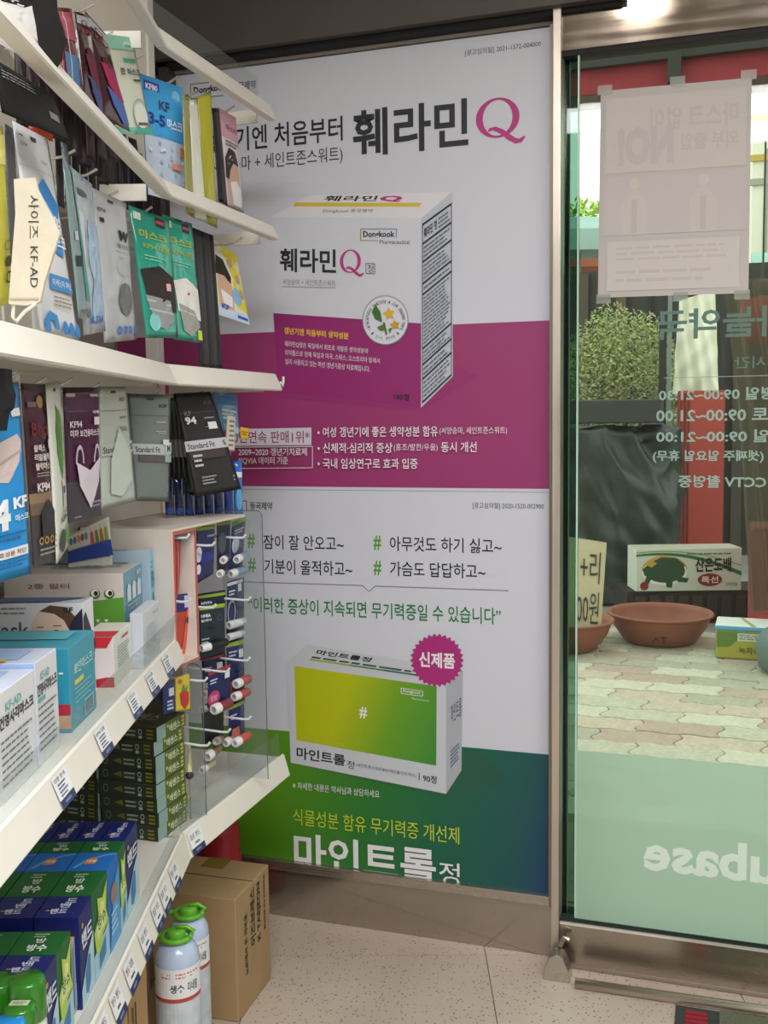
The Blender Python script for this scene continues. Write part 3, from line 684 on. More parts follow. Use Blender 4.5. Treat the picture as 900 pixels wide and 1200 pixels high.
# basins
def basin(label, px, yb, r0, r1, h, zdist):
    c = PZ(px, yb, zdist); c.z = GZ+0.003
    t = thing('basin', label, 'basin', c); TC = M('#8c5241', 0.55, 0, 0.10, 12)
    th = 0.007
    prof = [(0.0, 0), (r1*0.9, 0), (r1, 0.012), (r1+(r0-r1)*0.62, h*0.55), (r0*0.955, h*0.88), (r0*0.96, h-0.014), (r0, h-0.012), (r0+0.004, h-0.004), (r0, h+0.003), (r0*0.94, h), (r0*0.925, h*0.85), (r1+(r0-r1)*0.55-th, h*0.52), (r1-th, 0.02), (0.0, 0.012)]
    MB().lathe(c, prof, TC, 56).build('basin_body', parent=t, smooth=True); return t, c
b1, c1_ = basin('wide terracotta basin standing empty on the pavers in front of the turtle box', 773, 741, 0.292, 0.205, 0.165, 5.75)
d_ = (EYE-c1_); d_.z = 0; d_.normalize(); s_ = Vector((-d_.y, d_.x, 0))
mb = MB()
for a, b in (((-0.035, 0.045), (-0.005, 0.05)), ((-0.02, 0.05), (-0.024, 0.01)), ((0.025, 0.048), (0.008, 0.03)), ((0.02, 0.04), (0.036, 0.02))):
    P = lambda q: c1_+d_*(0.222+q[1]*0.55)+s_*(-q[0])+Vector((0, 0, q[1]+0.02))
    mb.tube([P(a), P(b)], 0.0032, '#4a241c', 5)
mb.build('scratched_mark', parent=b1)
b2, c2_ = basin('terracotta basin half hidden behind the door edge, holding a card sign', 661, 741, 0.27, 0.19, 0.165, 5.6)
# card sign in the second basin
zc = 5.5; q = [PZ(660, 628, zc), PZ(711, 636, zc), PZ(703, 716, zc-0.02), PZ(664, 712, zc-0.02)]
for p_ in (q[2], q[3]): p_.z = GZ+0.03
sg = thing('price_card', 'beige handwritten card sign leaning in the half hidden terracotta basin', 'sign', (q[2]+q[3])/2)
sf = quadsurf(*q); mb = MB(); mb.hexa([q[3]-Fh*-0.006, q[2]-Fh*-0.006, q[2], q[3], q[0]-Fh*-0.006, q[1]-Fh*-0.006, q[1], q[0]], M('#c9bf9e', 0.8, 0, 0.05, 20)); mb.build('card', parent=sg)
sf2 = lambda u, v, d: sf(u, v, d+0.003)
pr = Print(sf2, 0.002); pr.text('+리', 0.40, 0.60, 0.88, 0.90, '#3a3a38', 0.0); pr.text('00원', 0.30, 0.22, 0.90, 0.52, '#3a3a38', 0.0); pr.build('handwriting', sg)
# turtle box on its dark crate
zt = 6.3; q = [PZ(746, 641, zt), PZ(870, 644, zt), PZ(873, 695, zt), PZ(745, 690, zt)]
bz = (q[2].z+q[3].z)/2; tx = (q[1]-q[0]); tx.z = 0; wdt = tx.length; tx.normalize(); ty = UP.cross(tx)*1.0
hh = (q[0].z+q[1].z)/2-bz; o0 = Vector((q[3].x, q[3].y, bz)); dpt = 0.22
def cart(o, ax, ay, w, d, h, mat, mats=None): return MB().hexa([o, o+ax*w, o+ax*w+ay*d, o+ay*d]+[p+UP*h for p in (o, o+ax*w, o+ax*w+ay*d, o+ay*d)], mat, mats)
tb = thing('gift_box', 'white gift box printed with a green turtle, behind the wide basin', 'box', o0+tx*wdt/2)
TM = M('#c6cdc2', 0.5); cart(o0, tx, ty, wdt, dpt, hh, TM, [None, M('#a9a694', 0.6), None, None, None, None]).build('box_body', parent=tb, bevel=0.004)
pr = Print(flat(o0, tx*wdt, UP*hh), 0.002)
sw = lambda t0, t1, n, f: [f(t0+(t1-t0)*i/n) for i in range(n+1)]
G1, G2 = M('#1f6a3c', 0.5), M('#7fa54a', 0.5)
top_ = sw(0, 1, 16, lambda t: (t, 0.80+0.14*math.sin(t*2.6+0.5)-0.36*t*t)); bot_ = sw(1, 0, 16, lambda t: (t, 0.80+0.14*math.sin(t*2.6+0.5)-0.36*t*t-0.05-0.05*t))
pr.poly([(a, b-0.005) for a, b in top_]+bot_, G1)
top2 = sw(0, 1, 16, lambda t: (t, 0.885+0.10*math.sin(t*2.6+0.3)-0.31*t*t)); pr.poly(top2+[(a, b-0.022) for a, b in top2[::-1]], G2)
pr.ell(0.27, 0.50, 0.215, 0.33, M('#c79a3c', 0.5), 32); pr.ell(0.27, 0.44, 0.215, 0.30, M('#e3e8dc', 0.5), 32); pr.ell(0.275, 0.47, 0.19, 0.27, M('#27503a', 0.5), 32)
pr.poly([(0.06, 0.52), (0.14, 0.68), (0.24, 0.80), (0.38, 0.78), (0.46, 0.62), (0.44, 0.40), (0.34, 0.26), (0.18, 0.26), (0.08, 0.38)], M('#20492f', 0.5))
pr.poly([(0.10, 0.62), (0.15, 0.72), (0.20, 0.66), (0.15, 0.56)], M('#b79a3c', 0.5)); pr.poly([(0.40, 0.34), (0.50, 0.30), (0.485, 0.20), (0.39, 0.22)], M('#20492f', 0.5)); pr.poly([(0.28, 0.30), (0.35, 0.22), (0.34, 0.08), (0.29, 0.10)], M('#20492f', 0.5)); pr.poly([(0.10, 0.36), (0.15, 0.30), (0.12, 0.18), (0.08, 0.22)], M('#20492f', 0.5))
pr.ell(0.08, 0.13, 0.04, 0.10, '#7e2a26', 20)
pr.text('산은도배', 0.56, 0.44, 0.90, 0.78, '#14181a', 0.03)
pr.ell(0.70, 0.26, 0.115, 0.15, '#7d1f22', 24); pr.text('특선', 0.62, 0.18, 0.78, 0.34, '#e3d5cc', 0.02); pr.text('고려인삼', 0.84, 0.10, 0.96, 0.20, '#333a38', 0); pr.lines(0.48, 0.845, 0.92, 0.895, 1, '#5c7a60', 0.6, 8)
pr.build('box_print', tb)
cb = thing('crate', 'dark low plastic crate under the turtle gift box', 'crate', Vector((o0.x, o0.y, GZ)))
mb = cart(Vector((o0.x, o0.y, GZ))-tx*0.05+ty*0.015, tx, ty, wdt+0.25, 0.34, bz-GZ-0.001, M('#24211f', 0.7)); mb.build('crate_body', parent=cb, bevel=0.006)
mb = MB()
for k in range(9): mb.hexa([p+Vector((0, 0, 0)) for p in [(lambda A: A)(Vector((o0.x, o0.y, GZ+0.02))+tx*(0.0+k*0.09)+ty*0.006+tx*dx+ty*dy) for dx, dy in ((0, 0), (0.06, 0), (0.06, 0.01), (0, 0.01))]+[Vector((o0.x, o0.y, bz-0.03))+tx*(0.0+k*0.09)+ty*0.006+tx*dx+ty*dy for dx, dy in ((0, 0), (0.06, 0), (0.06, 0.01), (0, 0.01))]], '#37332f')
mb.build('crate_rib', parent=cb)
# green and yellow tin-like box at the right
p0 = PH(838, 771, GZ+0.002); p1 = PH(905, 775.5, GZ+0.002); ax = (p1-p0); ax.z = 0; L_ = ax.length*1.15; ax.normalize(); ay = UP.cross(ax)
gb = thing('gift_box', 'green and yellow gift box with white lid beside the wide basin', 'box', p0+ax*L_/2)
hb = 0.15; cart(p0, ax, ay, L_, 0.24, hb, M('#a5a63f', 0.5), [None, '#dfe3dc', None, None, None, M('#6f8b3c', 0.5)]).build('box_body', parent=gb, bevel=0.01)
cart(p0-ax*0.004-ay*0.004+UP*hb, ax, ay, L_+0.008, 0.248, 0.028, M('#5fa4c4', 0.4), [None, M('#dde2de', 0.4), None, None, None, None]).build('box_lid', parent=gb, bevel=0.008)
pr = Print(flat(p0, ax*L_, UP*hb), 0.0115-0.009)
pr.poly([(0.02, 0.42), (0.02, 0.97), (0.98, 0.97), (0.98, 0.80), (0.5, 0.78), (0.34, 0.70), (0.22, 0.45)], M('#5f8038', 0.5)); pr.rect(0.34, 0.66, 0.98, 0.93, '#cfd6cc'); pr.lines(0.36, 0.70, 0.96, 0.9, 3, '#66706a', 0.5, 3); pr.text('녹차국수', 0.36, 0.20, 0.80, 0.46, '#6a5a22', 0.02); pr.build('box_print', gb)
pr = Print(flat(p0+UP*(hb+0.028), ax*L_, ay*0.24), 0.001); pr.poly([(0.55, 0.0), (0.62, 0.0), (0.40, 1.0), (0.34, 1.0)], '#a9a25a'); pr.build('lid_strap', gb)
# grey tub edge at the far right
c = PZ(926, 800, 5.0); c.z = GZ+0.002
tt = MB().lathe(c, [(0, 0), (0.12, 0), (0.15, 0.02), (0.165, 0.10), (0.16, 0.16), (0.13, 0.205), (0, 0.215)], M('#5d7470', 0.6, 0, 0.08, 9), 40).build('tub', origin=c, smooth=True)
tag(tt, 'grey green rounded tub at the right edge of the photo on the pavers', 'tub')
# heap under dark green plastic
a = PZ(674, 690, 6.9); b = PZ(800, 690, 6.9); ctr = (a+b)/2; ctr.z = GZ; ht = PZ(720, 505, 6.9).z-GZ
hp_ = draped('covered_stall', 'heap covered with dark green plastic sheeting behind the basins', 'stall', ctr+Vector((-0.40, 0.45, 0)), 0.62, 0.42, ht, M('#24332f', 0.42, 0, 0.2, 5), 0.11, 2, 3.0, 0.10)
bd = MB(); p = ctr+Vector((-0.97, 0.02, ht+0.05)); bd.hexa([p, p+Vector((1.16, 0.0, 0.0)), p+Vector((1.16, 0.5, 0.0)), p+Vector((0, 0.5, 0))]+[q+Vector((0, 0, 0.16)) for q in (p, p+Vector((1.16, 0.0, 0.0)), p+Vector((1.16, 0.5, 0)), p+Vector((0, 0.5, 0)))], M('#2f3532', 0.6, 0, 0.2, 6))
tag(bd.build('display_tray', origin=p, bevel=0.01), 'grey flat tray lying on top of the dark plastic heap', 'tray')
# bush behind the stall
def leaf_ball(name, label, c, rx, rz, n, cols, size, trunk_h, seed):
    rnd = random.Random(seed); t = thing(name, label, 'bush', Vector((c.x, c.y, GZ))); mb = MB()
    ms = [M(x, 0.6) for x in cols]
    for i in range(n):
        while True:
            d = Vector((rnd.uniform(-1, 1), rnd.uniform(-1, 1), rnd.uniform(-1, 1)))
            if 0.45 < d.length < 1: break
        p = Vector((c.x+d.x*rx, c.y+d.y*rx*0.7, c.z+d.z*rz*(1+0.12*noise.noise(d*2.2))))
        a = Vector((rnd.uniform(-1, 1), rnd.uniform(-1, 1), rnd.uniform(-1, 1))).normalized(); b = a.orthogonal().normalized(); s = size*rnd.uniform(0.6, 1.4)
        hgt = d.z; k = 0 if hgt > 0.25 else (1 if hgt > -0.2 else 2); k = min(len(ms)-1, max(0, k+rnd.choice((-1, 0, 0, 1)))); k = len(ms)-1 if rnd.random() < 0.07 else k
        mb.face([p-a*s, p-b*s*0.45, p+a*s, p+b*s*0.45], ms[k])
    mb.build('foliage', parent=t, kind='stuff')
    mb = MB()
    for k in range(5): mb.tube([Vector((c.x+0.05*k-0.1, c.y, GZ)), Vector((c.x+0.14*(k-2), c.y+0.05*k, c.z-rz*0.3)), Vector((c.x+0.25*(k-2), c.y, c.z+rz*0.2))], 0.018, '#4b4034', 6, r2=0.006)
    mb.build('stem', parent=t); return t
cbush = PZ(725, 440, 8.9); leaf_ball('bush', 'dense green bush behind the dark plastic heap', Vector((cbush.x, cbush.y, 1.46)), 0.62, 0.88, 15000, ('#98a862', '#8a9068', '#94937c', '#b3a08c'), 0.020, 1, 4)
# posts, red board, white sack, vinyl curtain
def post(label, px, y0, z, w, mat, h0=GZ, name='post'):
    p = PZ(px, y0, z); top = p.z; o = Vector((p.x, p.y, h0))
    return tag(MB().box(p.x-w/2, p.x+w/2, p.y-w/2, p.y+w/2, h0, top, mat).build(name, origin=o, bevel=0.004), label, 'post')
post('dark square post left of the white sack', 778, 300, 8.0, 0.055, M('#262b29', 0.6))
post('slim grey steel post beside the dark square post', 786, 300, 7.9, 0.03, M('#7d8883', 0.4, 0.4))
post('dark post right of the white sack', 846, 310, 8.15, 0.05, M('#2a302d', 0.6))
a, b = PZ(796, 458, 7.85), PZ(850, 458, 7.85); rdb = thing('red_board', 'tall red board standing behind the turtle box', 'board', Vector(((a.x+b.x)/2, (a.y+b.y)/2, GZ)))
ax = b-a; ax.z = 0; ww = ax.length; ax.normalize(); ay = UP.cross(ax); o = Vector((a.x, a.y, GZ)); RED = M('#a3342a', 0.45, 0, 0.05, 5)
cart(o, ax, ay, ww, 0.04, a.z-GZ, RED).build('board_panel', parent=rdb, bevel=0.004)
mb = MB()
for k in (0.04, 0.12, 0.2): mb.hexa([q for q in [o+ax*(ww*k)-ay*0.008+UP*0.02, o+ax*(ww*k+0.012)-ay*0.008+UP*0.02, o+ax*(ww*k+0.012)+UP*0.02, o+ax*(ww*k)+UP*0.02]]+[q+UP*(a.z-GZ-0.04) for q in [o+ax*(ww*k)-ay*0.008+UP*0.02, o+ax*(ww*k+0.012)-ay*0.008+UP*0.02, o+ax*(ww*k+0.012)+UP*0.02, o+ax*(ww*k)+UP*0.02]], '#6b1f1c')
mb.build('board_rib', parent=rdb)
q = [PZ(796, 352, 8.1), PZ(838, 340, 8.1), PZ(842, 460, 8.1), PZ(788, 462, 8.1)]; qf = quadsurf(*q)
sk = MB(); sk.grid(lambda u, v: qf(u, v, 0.05*math.sin(math.pi*u)*math.sin(math.pi*min(1, v*1.2))+0.012*math.sin(u*22+v*9)+0.01*math.sin(u*9-v*20)), 30, 30, M('#e4e6d4', 0.7)); sk.grid(lambda u, v: qf(u, v, -0.05*math.sin(math.pi*u)), 6, 6, M('#e4e6d4', 0.7))
tag(sk.build('hanging_sack', origin=q[3], smooth=True), 'cream white sack hanging between two dark posts above the red board', 'sack')
post('crossbar post carrying the white sack', 818, 300, 8.35, 0.04, M('#4b524f', 0.6))
VIN = glassy('vinyl_sheet', '#a3a294', 0.05, 0.45, '#8a8474', 0.2)
q = [PZ(846, 330, 5.6), PZ(990, 318, 5.3), PZ(990, 720, 5.2), PZ(884, 716, 5.5)]; qf = quadsurf(*q)
vn = MB(); vn.grid(lambda u, v: qf(u+0.10*(0.5-abs(v-0.6))*(1-u), v, 0.035*math.sin(u*38+v*2)+0.03*math.sin(u*17-v*3+1)), 110, 20, VIN)
tag(vn.build('vinyl_curtain', origin=q[3], smooth=True), 'translucent folded vinyl curtain hanging at the right of the stall', 'curtain')
rd = PZ(893, 375, 6.0)
mb = MB().lathe(rd, [(0, -0.13), (0.10, -0.12), (0.14, 0), (0.11, 0.12), (0, 0.14)], '#b3372f', 20)
tag(mb.build('red_balloon_pack', origin=rd-UP*0.13, smooth=True), 'rounded red bundle hanging behind the vinyl curtain', 'bundle')
mb = MB().tube([rd+UP*0.12, Vector((rd.x, rd.y, 2.95))], 0.006, '#333333', 6); mb.build('hanging_cord', parent=bpy.data.objects['red_balloon_pack'], origin=rd-UP*0.13)
a = PZ(884, 618, 5.9); rc = MB().box(a.x-0.02, a.x+0.55, a.y, a.y+0.35, GZ, a.z, M('#a3454a', 0.6, 0, 0.1, 6)); tag(rc.build('red_crate', origin=Vector((a.x, a.y, GZ)), bevel=0.01), 'red crate standing behind the lower vinyl curtain', 'crate')
# stall frame with the red fabric fascia above the door
zr = 4.6; yf = 4.3
za, zb = PY(780, 58, yf).z, PY(780, 101, yf).z
aw = thing('stall_awning', 'red awning fascia with dark frame bars above the street stall', 'awning', Vector((0.4, yf, GZ)))
fas = MB().box(-1.2, 2.6, yf, yf+0.03, zb, za+0.3, M('#8e2b36', 0.8, 0, 0.15, 9)); fas.build('awning_fabric', parent=aw); MB().box(-1.2, 2.6, yf+0.002, yf+0.028, zb-0.055, zb, M('#4d3f38', 1.0, 0, 0.3, 25)).build('valance', parent=aw)
mb = MB(); zm = PY(780, 68, yf).z
for z, hgt in ((zm, 0.03), (za+0.05, 0.04)): mb.box(-1.2, 2.6, yf-0.04, yf-0.005, z-hgt/2, z+hgt/2, M('#1d201b', 0.6))
mb.build('frame_bar', parent=aw)
for x in (PY(791, 75, yf).x,): MB().box(x-0.025, x+0.025, yf-0.05, yf-0.005, zb, za+0.3, M('#1d201b', 0.6)).build('frame_upright', parent=aw)
for x in (-1.15, 2.55): MB().box(x-0.03, x+0.03, yf-0.03, yf+0.03, GZ, za+0.3, M('#1d201b', 0.6)).build('frame_post', parent=aw)
# far side: dark stall back wall, awnings, pale building, street trees
st = thing('market_stall', 'dark market stall front across the street', 'stall', Vector((0.5, 10, GZ)))
z1 = PZ(780, 318, 9.9).z
MB().box(-3.5, 5.5, 10, 10.6, GZ-0.02, z1, M('#3a3b37', 0.8, 0, 0.3, 1.2)).build('stall_front', parent=st)
mb = MB()
for k in range(26): mb.box(-3.4+k*0.35, -3.31+k*0.35, 9.93, 10, GZ, z1-0.02, M(random.Random(k).choice(['#4a4640', '#2a2c2a', '#5a4a42', '#454f4c']), 0.8))
mb.build('stall_slat', parent=st, kind='stuff')
for (x0, x1, y0, y1, col, nm, lab) in ((640, 702, 268, 292, '#9ab8b4', 'awning', 'pale teal awning beyond the market stall'), (640, 702, 290, 312, '#b86a52', 'awning', 'orange red awning edge beyond the market stall'), (882, 960, 312, 352, '#8fb8ac', 'parasol', 'teal parasol edge beyond the market stall')):
    zz_ = 11.5 if 'teal' in lab else 12.6; a, b = PZ(x0, y0, zz_), PZ(x1, y1, zz_)
    m_ = MB().prism([Vector((a.x, a.y, b.z)), Vector((a.x, a.y, a.z)), Vector((a.x, a.y+0.7, a.z+0.25)), Vector((a.x, a.y+0.7, b.z))], Vector((0, 0, 0)), Vector(((b-a).x, (b-a).y, 0)), M(col, 0.7, 0, 0.08, 3))
    m_.tube([Vector((a.x+0.3, a.y+0.4, GZ)), Vector((a.x+0.3, a.y+0.4, b.z))], 0.03, '#666666', 6)
    tag(m_.build(nm, origin=Vector((a.x, a.y, GZ))), lab, nm)
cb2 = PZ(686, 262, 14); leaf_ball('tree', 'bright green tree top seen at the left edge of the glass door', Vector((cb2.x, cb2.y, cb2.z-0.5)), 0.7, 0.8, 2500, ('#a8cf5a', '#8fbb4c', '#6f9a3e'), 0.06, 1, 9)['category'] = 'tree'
bl = thing('pale_building', 'pale pink white building at the right edge beyond the stall', 'building', Vector((4.2, 17, GZ)))
pa = PZ(884, 100, 17); MB().box(pa.x, pa.x+6, pa.y, pa.y+4, GZ-0.02, pa.z+3, M('#dfe0d2', 0.8, 0, 0.03, 1)).build('building_wall', parent=bl)
for py in (139, 186, 214):
    z = PZ(890, py, 17).z; MB().box(pa.x-0.4, pa.x+6, pa.y-0.05, pa.y, z-0.05, z+0.05, M('#b9a04c' if py != 214 else '#9c9c90', 0.7)).build('wall_band', parent=bl)
for k in range(5):
    z = PZ(890, 250, 17).z; MB().box(pa.x+0.2+k*0.9, pa.x+0.24+k*0.9, pa.y-0.04, pa.y, z-0.9, z+1.0, '#8f9488').build('railing_bar', parent=bl)

# ================================================================ shelving: a near unit and a far unit that meet at a joint
D1 = (Rh*-4+Fh*1200).normalized()          # the near unit's front runs this way, away from the camera
D2 = Vector((-0.004, 1, 0)).normalized()   # the far unit's front
PERP1 = Vector((-D1.y, D1.x, 0)); PERP2 = Vector((-D2.y, D2.x, 0))   # into the shelves
J = PZ(198.3, 450.7, 1.96); J.z = 0
L_NEAR, DEEP = 1.02, 0.30
END = PP(324, 457, J, PERP2); L_FAR = (END-J).dot(D2)
class Unit:
    """s: along the front from the joint (near unit: towards the camera, far unit: away), b: depth behind the front"""
    def __init__(self, o, along, perp): self.o, self.a, self.p = o, along, perp
    def P(self, s, b, z): return self.o+self.a*s+self.p*b+UP*z
    def hit(self, px, py, b=0.0):
        p = PP(px, py, self.o+self.p*b, self.p); return (p-self.o).dot(self.a), p.z
    def hitz(self, px, py, z):
        p = PH(px, py, z)-self.o; return p.dot(self.a), p.dot(self.p)
    def box(self, mb, s0, s1, b0, b1, z0, z1, mat, mats=None):
        c = [self.P(s0, b0, 0), self.P(s1, b0, 0), self.P(s1, b1, 0), self.P(s0, b1, 0)]
        if (c[1]-c[0]).cross(c[3]-c[0]).z < 0: c = [c[0], c[3], c[2], c[1]]
        return mb.hexa([p+UP*z0 for p in c]+[p+UP*z1 for p in c], mat, mats)
NU = Unit(J, -D1, PERP1); FU = Unit(J, D2, PERP2)
PEG = M('#d8d2c6', 0.6, 0, 0.02, 10)
HOOKM = M('#c8c5bf', 0.25, 0.7)
def lip(u, s0, s1, zt, zb, bt=0.004, bb=-0.016):
    prof = [u.P(0, bt, zt), u.P(0, bt-0.004, zt-0.002), u.P(0, bb, zb+0.003), u.P(0, bb+0.002, zb), u.P(0, bb+0.02, zb), u.P(0, bb+0.02, zb+0.003), u.P(0, bb+0.006, zb+0.005), u.P(0, bt+0.004, zt-0.006)]
    return MB().prism(prof, u.a*s0, u.a*s1, SHELF_W)
def price_label(u, s, zt, zb, rail, hgt=1.0, w=0.052, bt=0.004, bb=-0.016, kind='tall', seed=0):
    o = u.P(s-w/2*(1 if u is FU else -1), bb-0.0018+(bt-bb)*0.02, zb+0.004); ux = u.a*w*(1 if u is FU else -1)
    uy = (u.P(0, bt-0.004, zt-0.004)-u.P(0, bb, zb+0.003))*hgt
    f = flat(o, ux, uy); pr = Print(f, 0.0014)
    pr.rect(0, 0, 1, 1, M('#e3e6e8', 0.4)); pr.rect(0, 0, 1, 0.27, M('#26305c', 0.4)); pr.lines(0.3, 0.06, 0.72, 0.21, 1, '#7484b5', 0.6, seed+3)
    rnd = random.Random(seed)
    if kind == 'tall':
        pr.text(rnd.choice(['사각마스크', 'KF94 대형', 'KF-AD 소형', '대형 흰색']), 0.08, 0.80, 0.85, 0.95, '#3a3d42', 0.01)
        for k in range(4): pr.lines(0.18, 0.32+k*0.115, 0.75, 0.40+k*0.115, 1, '#4a5a7c', 0.7, seed+k)
    else:
        pr.text(rnd.choice(['밴드 대형', '방수 밴드', '습윤 밴드', '멸균 거즈']), 0.1, 0.62, 0.86, 0.86, '#3a3d42', 0.01); pr.lines(0.35, 0.36, 0.75, 0.50, 1, '#4a4d55', 0.6, seed)
    o2 = pr.build('price_label', rail); return o2
def hz(px, yt, yb): return FU.hit(px, yt)[1], FU.hit(px, yb)[1]
# heights of the shelves from the joint
LIPS = {0: (FU.hit(169, 19)[1], FU.hit(183.8, 47.5, -.016)[1]), 1: (FU.hit(183, 205.6)[1], FU.hit(192.5, 227.3, -.016)[1]), 2: (FU.hit(185, 425)[1], FU.hit(198.3, 450.7, -.016)[1]), 3: (NU.hit(195.7, 760.6)[1], NU.hit(209, 784, -.014)[1]), 4: (FU.hit(206.7, 982.7)[1], FU.hit(221.8, 1009.3, -.014)[1])}
print('LIPS', {k: (round(a, 3), round(b, 3)) for k, (a, b) in LIPS.items()}, 'L_FAR', L_FAR, 'END', END, 'J', J)
near = thing('shelf_unit', 'near white metal shelf unit of the display, running out of the photo at the left', 'shelf', NU.P(0.5, 0.15, 0))
far = thing('shelf_unit', 'far white metal shelf unit with an end panel beside the posters', 'shelf', FU.P(L_FAR/2, 0.15, 0))
DECK = {}
for k, (zt, zb) in LIPS.items():
    DECK[k] = zt-0.008
    for u, t, L, nm in ((NU, near, L_NEAR, 'near'), (FU, far, L_FAR, 'far')):
        if k == 3 and u is FU: continue
        big = k in (3, 4)
        bt, bb = (0.004, -0.016) if not big else (0.004, -0.014)
        mb = MB(); s0 = 0.002
        u.box(mb, s0, L-0.002, 0.25 if k in (0, 1) else 0.006, DEEP, DECK[k]-0.004, DECK[k], SHELF_W)
        u.box(mb, s0, L-0.002, 0.006, 0.012, DECK[k]-0.022, DECK[k]-0.004, SHELF_W)
        sh = mb.build('shelf', parent=t, origin=None)
        rail = lip(u, s0, L-0.002, zt, zb, bt, bb).build('price_rail', parent=sh)
        mb = MB()   # end flange of the deck
        for s in ((L-0.012,) if u is FU else (0.004,)): u.box(mb, s, s+0.006, 0.03, DEEP-0.02, DECK[k]-0.034, DECK[k]-0.004, SHELF_W)
        mb.build('bracket', parent=sh)
        if k == 3:
            for i, (px, py) in enumerate(((77, 917), (124, 865), (160, 822), (181, 800), (199, 778))):
                s, _ = NU.hit(px, py, -0.012); price_label(NU, s, zt, zb, rail, 0.97, 0.052, bt, bb, 'tall', i)
        if k == 4 and u is NU:
            for i, (px, py) in enumerate(((207, 1033), (196, 1060), (187, 1080), (173, 1104), (156, 1136), (140, 1165), (124, 1196))):
                s, _ = NU.hit(px, py, -0.012); price_label(NU, s, zt, zb, rail, 0.97, 0.052, bt, bb, 'low', i+10)
        if k == 4 and u is FU:
            price_label(FU, 0.035, zt, zb, rail, 0.97, 0.052, bt, bb, 'low', 30)
# backs and posts
mb = MB(); NU.box(mb, 0, L_NEAR, DEEP+0.001, DEEP+0.02, 0.0, 2.45, PEG); mb.build('back_panel', parent=near)
mb = MB(); FU.box(mb, 0.0, L_FAR+0.005, DEEP+0.001, DEEP+0.02, 0.0, 1.50, PEG); mb.build('back_panel', parent=far)
mb = MB(); FU.box(mb, 0.0, L_FAR+0.005, DEEP+0.001, DEEP+0.02, 1.84, 2.45, PEG); mb.build('back_panel', parent=far)
for s in (0.0, L_FAR-0.03):
    mb = MB(); FU.box(mb, s, s+0.03, DEEP-0.004, DEEP+0.03, 0, 2.47, SHELF_W); mb.build('upright', parent=far, bevel=0.002)
for s in (0.0, 0.9):
    mb = MB(); NU.box(mb, s, s+0.03, DEEP-0.004, DEEP+0.03, 0, 2.47, SHELF_W); mb.build('upright', parent=near, bevel=0.002)
mb = MB(); mb.prism([NU.P(0, DEEP+0.001, 0), NU.P(0, DEEP+0.02, 0), FU.P(0, DEEP+0.02, 0), FU.P(0, DEEP+0.001, 0)], Vector((0, 0, 0)), UP*2.45, PEG); mb.build('corner_panel', parent=far)
# base plinths
mb = MB(); NU.box(mb, 0.002, L_NEAR, 0.20, DEEP, 0, 0.10, SHELF_W); mb.build('plinth', parent=near)
mb = MB(); FU.box(mb, 0.002, L_FAR, 0.285, DEEP, 0, 0.10, SHELF_W); mb.build('plinth', parent=far)
# clear guards on the big shelves and on the top shelf of the far unit
def guard(u, t, s0, s1, zt, h, b=0.006, lean=-0.012):
    mb = MB(); A = [u.P(s0, b, zt-0.002), u.P(s1, b, zt-0.002), u.P(s1, b+lean, zt+h), u.P(s0, b+lean, zt+h)]
    B = [p+u.p*0.0025 for p in A]; mb.hexa([A[0], A[1], B[1], B[0], A[3], A[2], B[2], B[3]], CLEAR); return mb.build('clear_guard', parent=t)
guard(NU, near, 0.01, L_NEAR, LIPS[3][0], 0.052); guard(NU, near, 0.01, L_NEAR, LIPS[4][0], 0.05)
guard(FU, far, 0.01, L_FAR-0.005, LIPS[4][0], 0.05, 0.010, 0.004); guard(FU, far, 0.005, L_FAR-0.02, LIPS[0][0], 0.055, 0.02, 0.0)
mb = MB(); mb.tube([FU.P(L_FAR-0.003, -0.012, LIPS[2][1]+0.02), FU.P(L_FAR+0.008, -0.012, LIPS[2][1]+0.012), FU.P(L_FAR+0.014, -0.012, LIPS[2][1]+0.022), FU.P(L_FAR+0.014, -0.012, LIPS[2][1]+0.034)], 0.003, SHELF_W, 6); mb.build('end_clip', parent=far)
# metal mask hooks: tip pixel (and the offset of the tip behind the front), running back to the panel
HOOKS_N = [(56, 9, .10), (40, 122, .10), (88, 179, .08), (114, 201, .08), (139, 226, .07), (110, 8, .12), (133, 40, .08), (168, 66, .07), (24, 441, .05), (56, 446, .05), (86, 447, .05), (118, 452, .06)]
HOOKS_F = [(188, 457, .05), (238, 460, .04), (178, 245, .05), (215, 262, .03), (284, 281, .0), (268, 459, .05), (209, 92, .04), (232, 108, .06), (275, 126, .05)]
for u, t, lst in ((NU, near, HOOKS_N), (FU, far, HOOKS_F)):
    for px, py, b in lst:
        s, z = u.hit(px, py, b)
        mb = MB(); mb.tube([u.P(s, DEEP, z-0.002), u.P(s, b+0.035, z-0.008), u.P(s, b+0.02, z-0.006), u.P(s, b, z+0.004)], 0.0024, HOOKM, 6); mb.build('hook', parent=t)

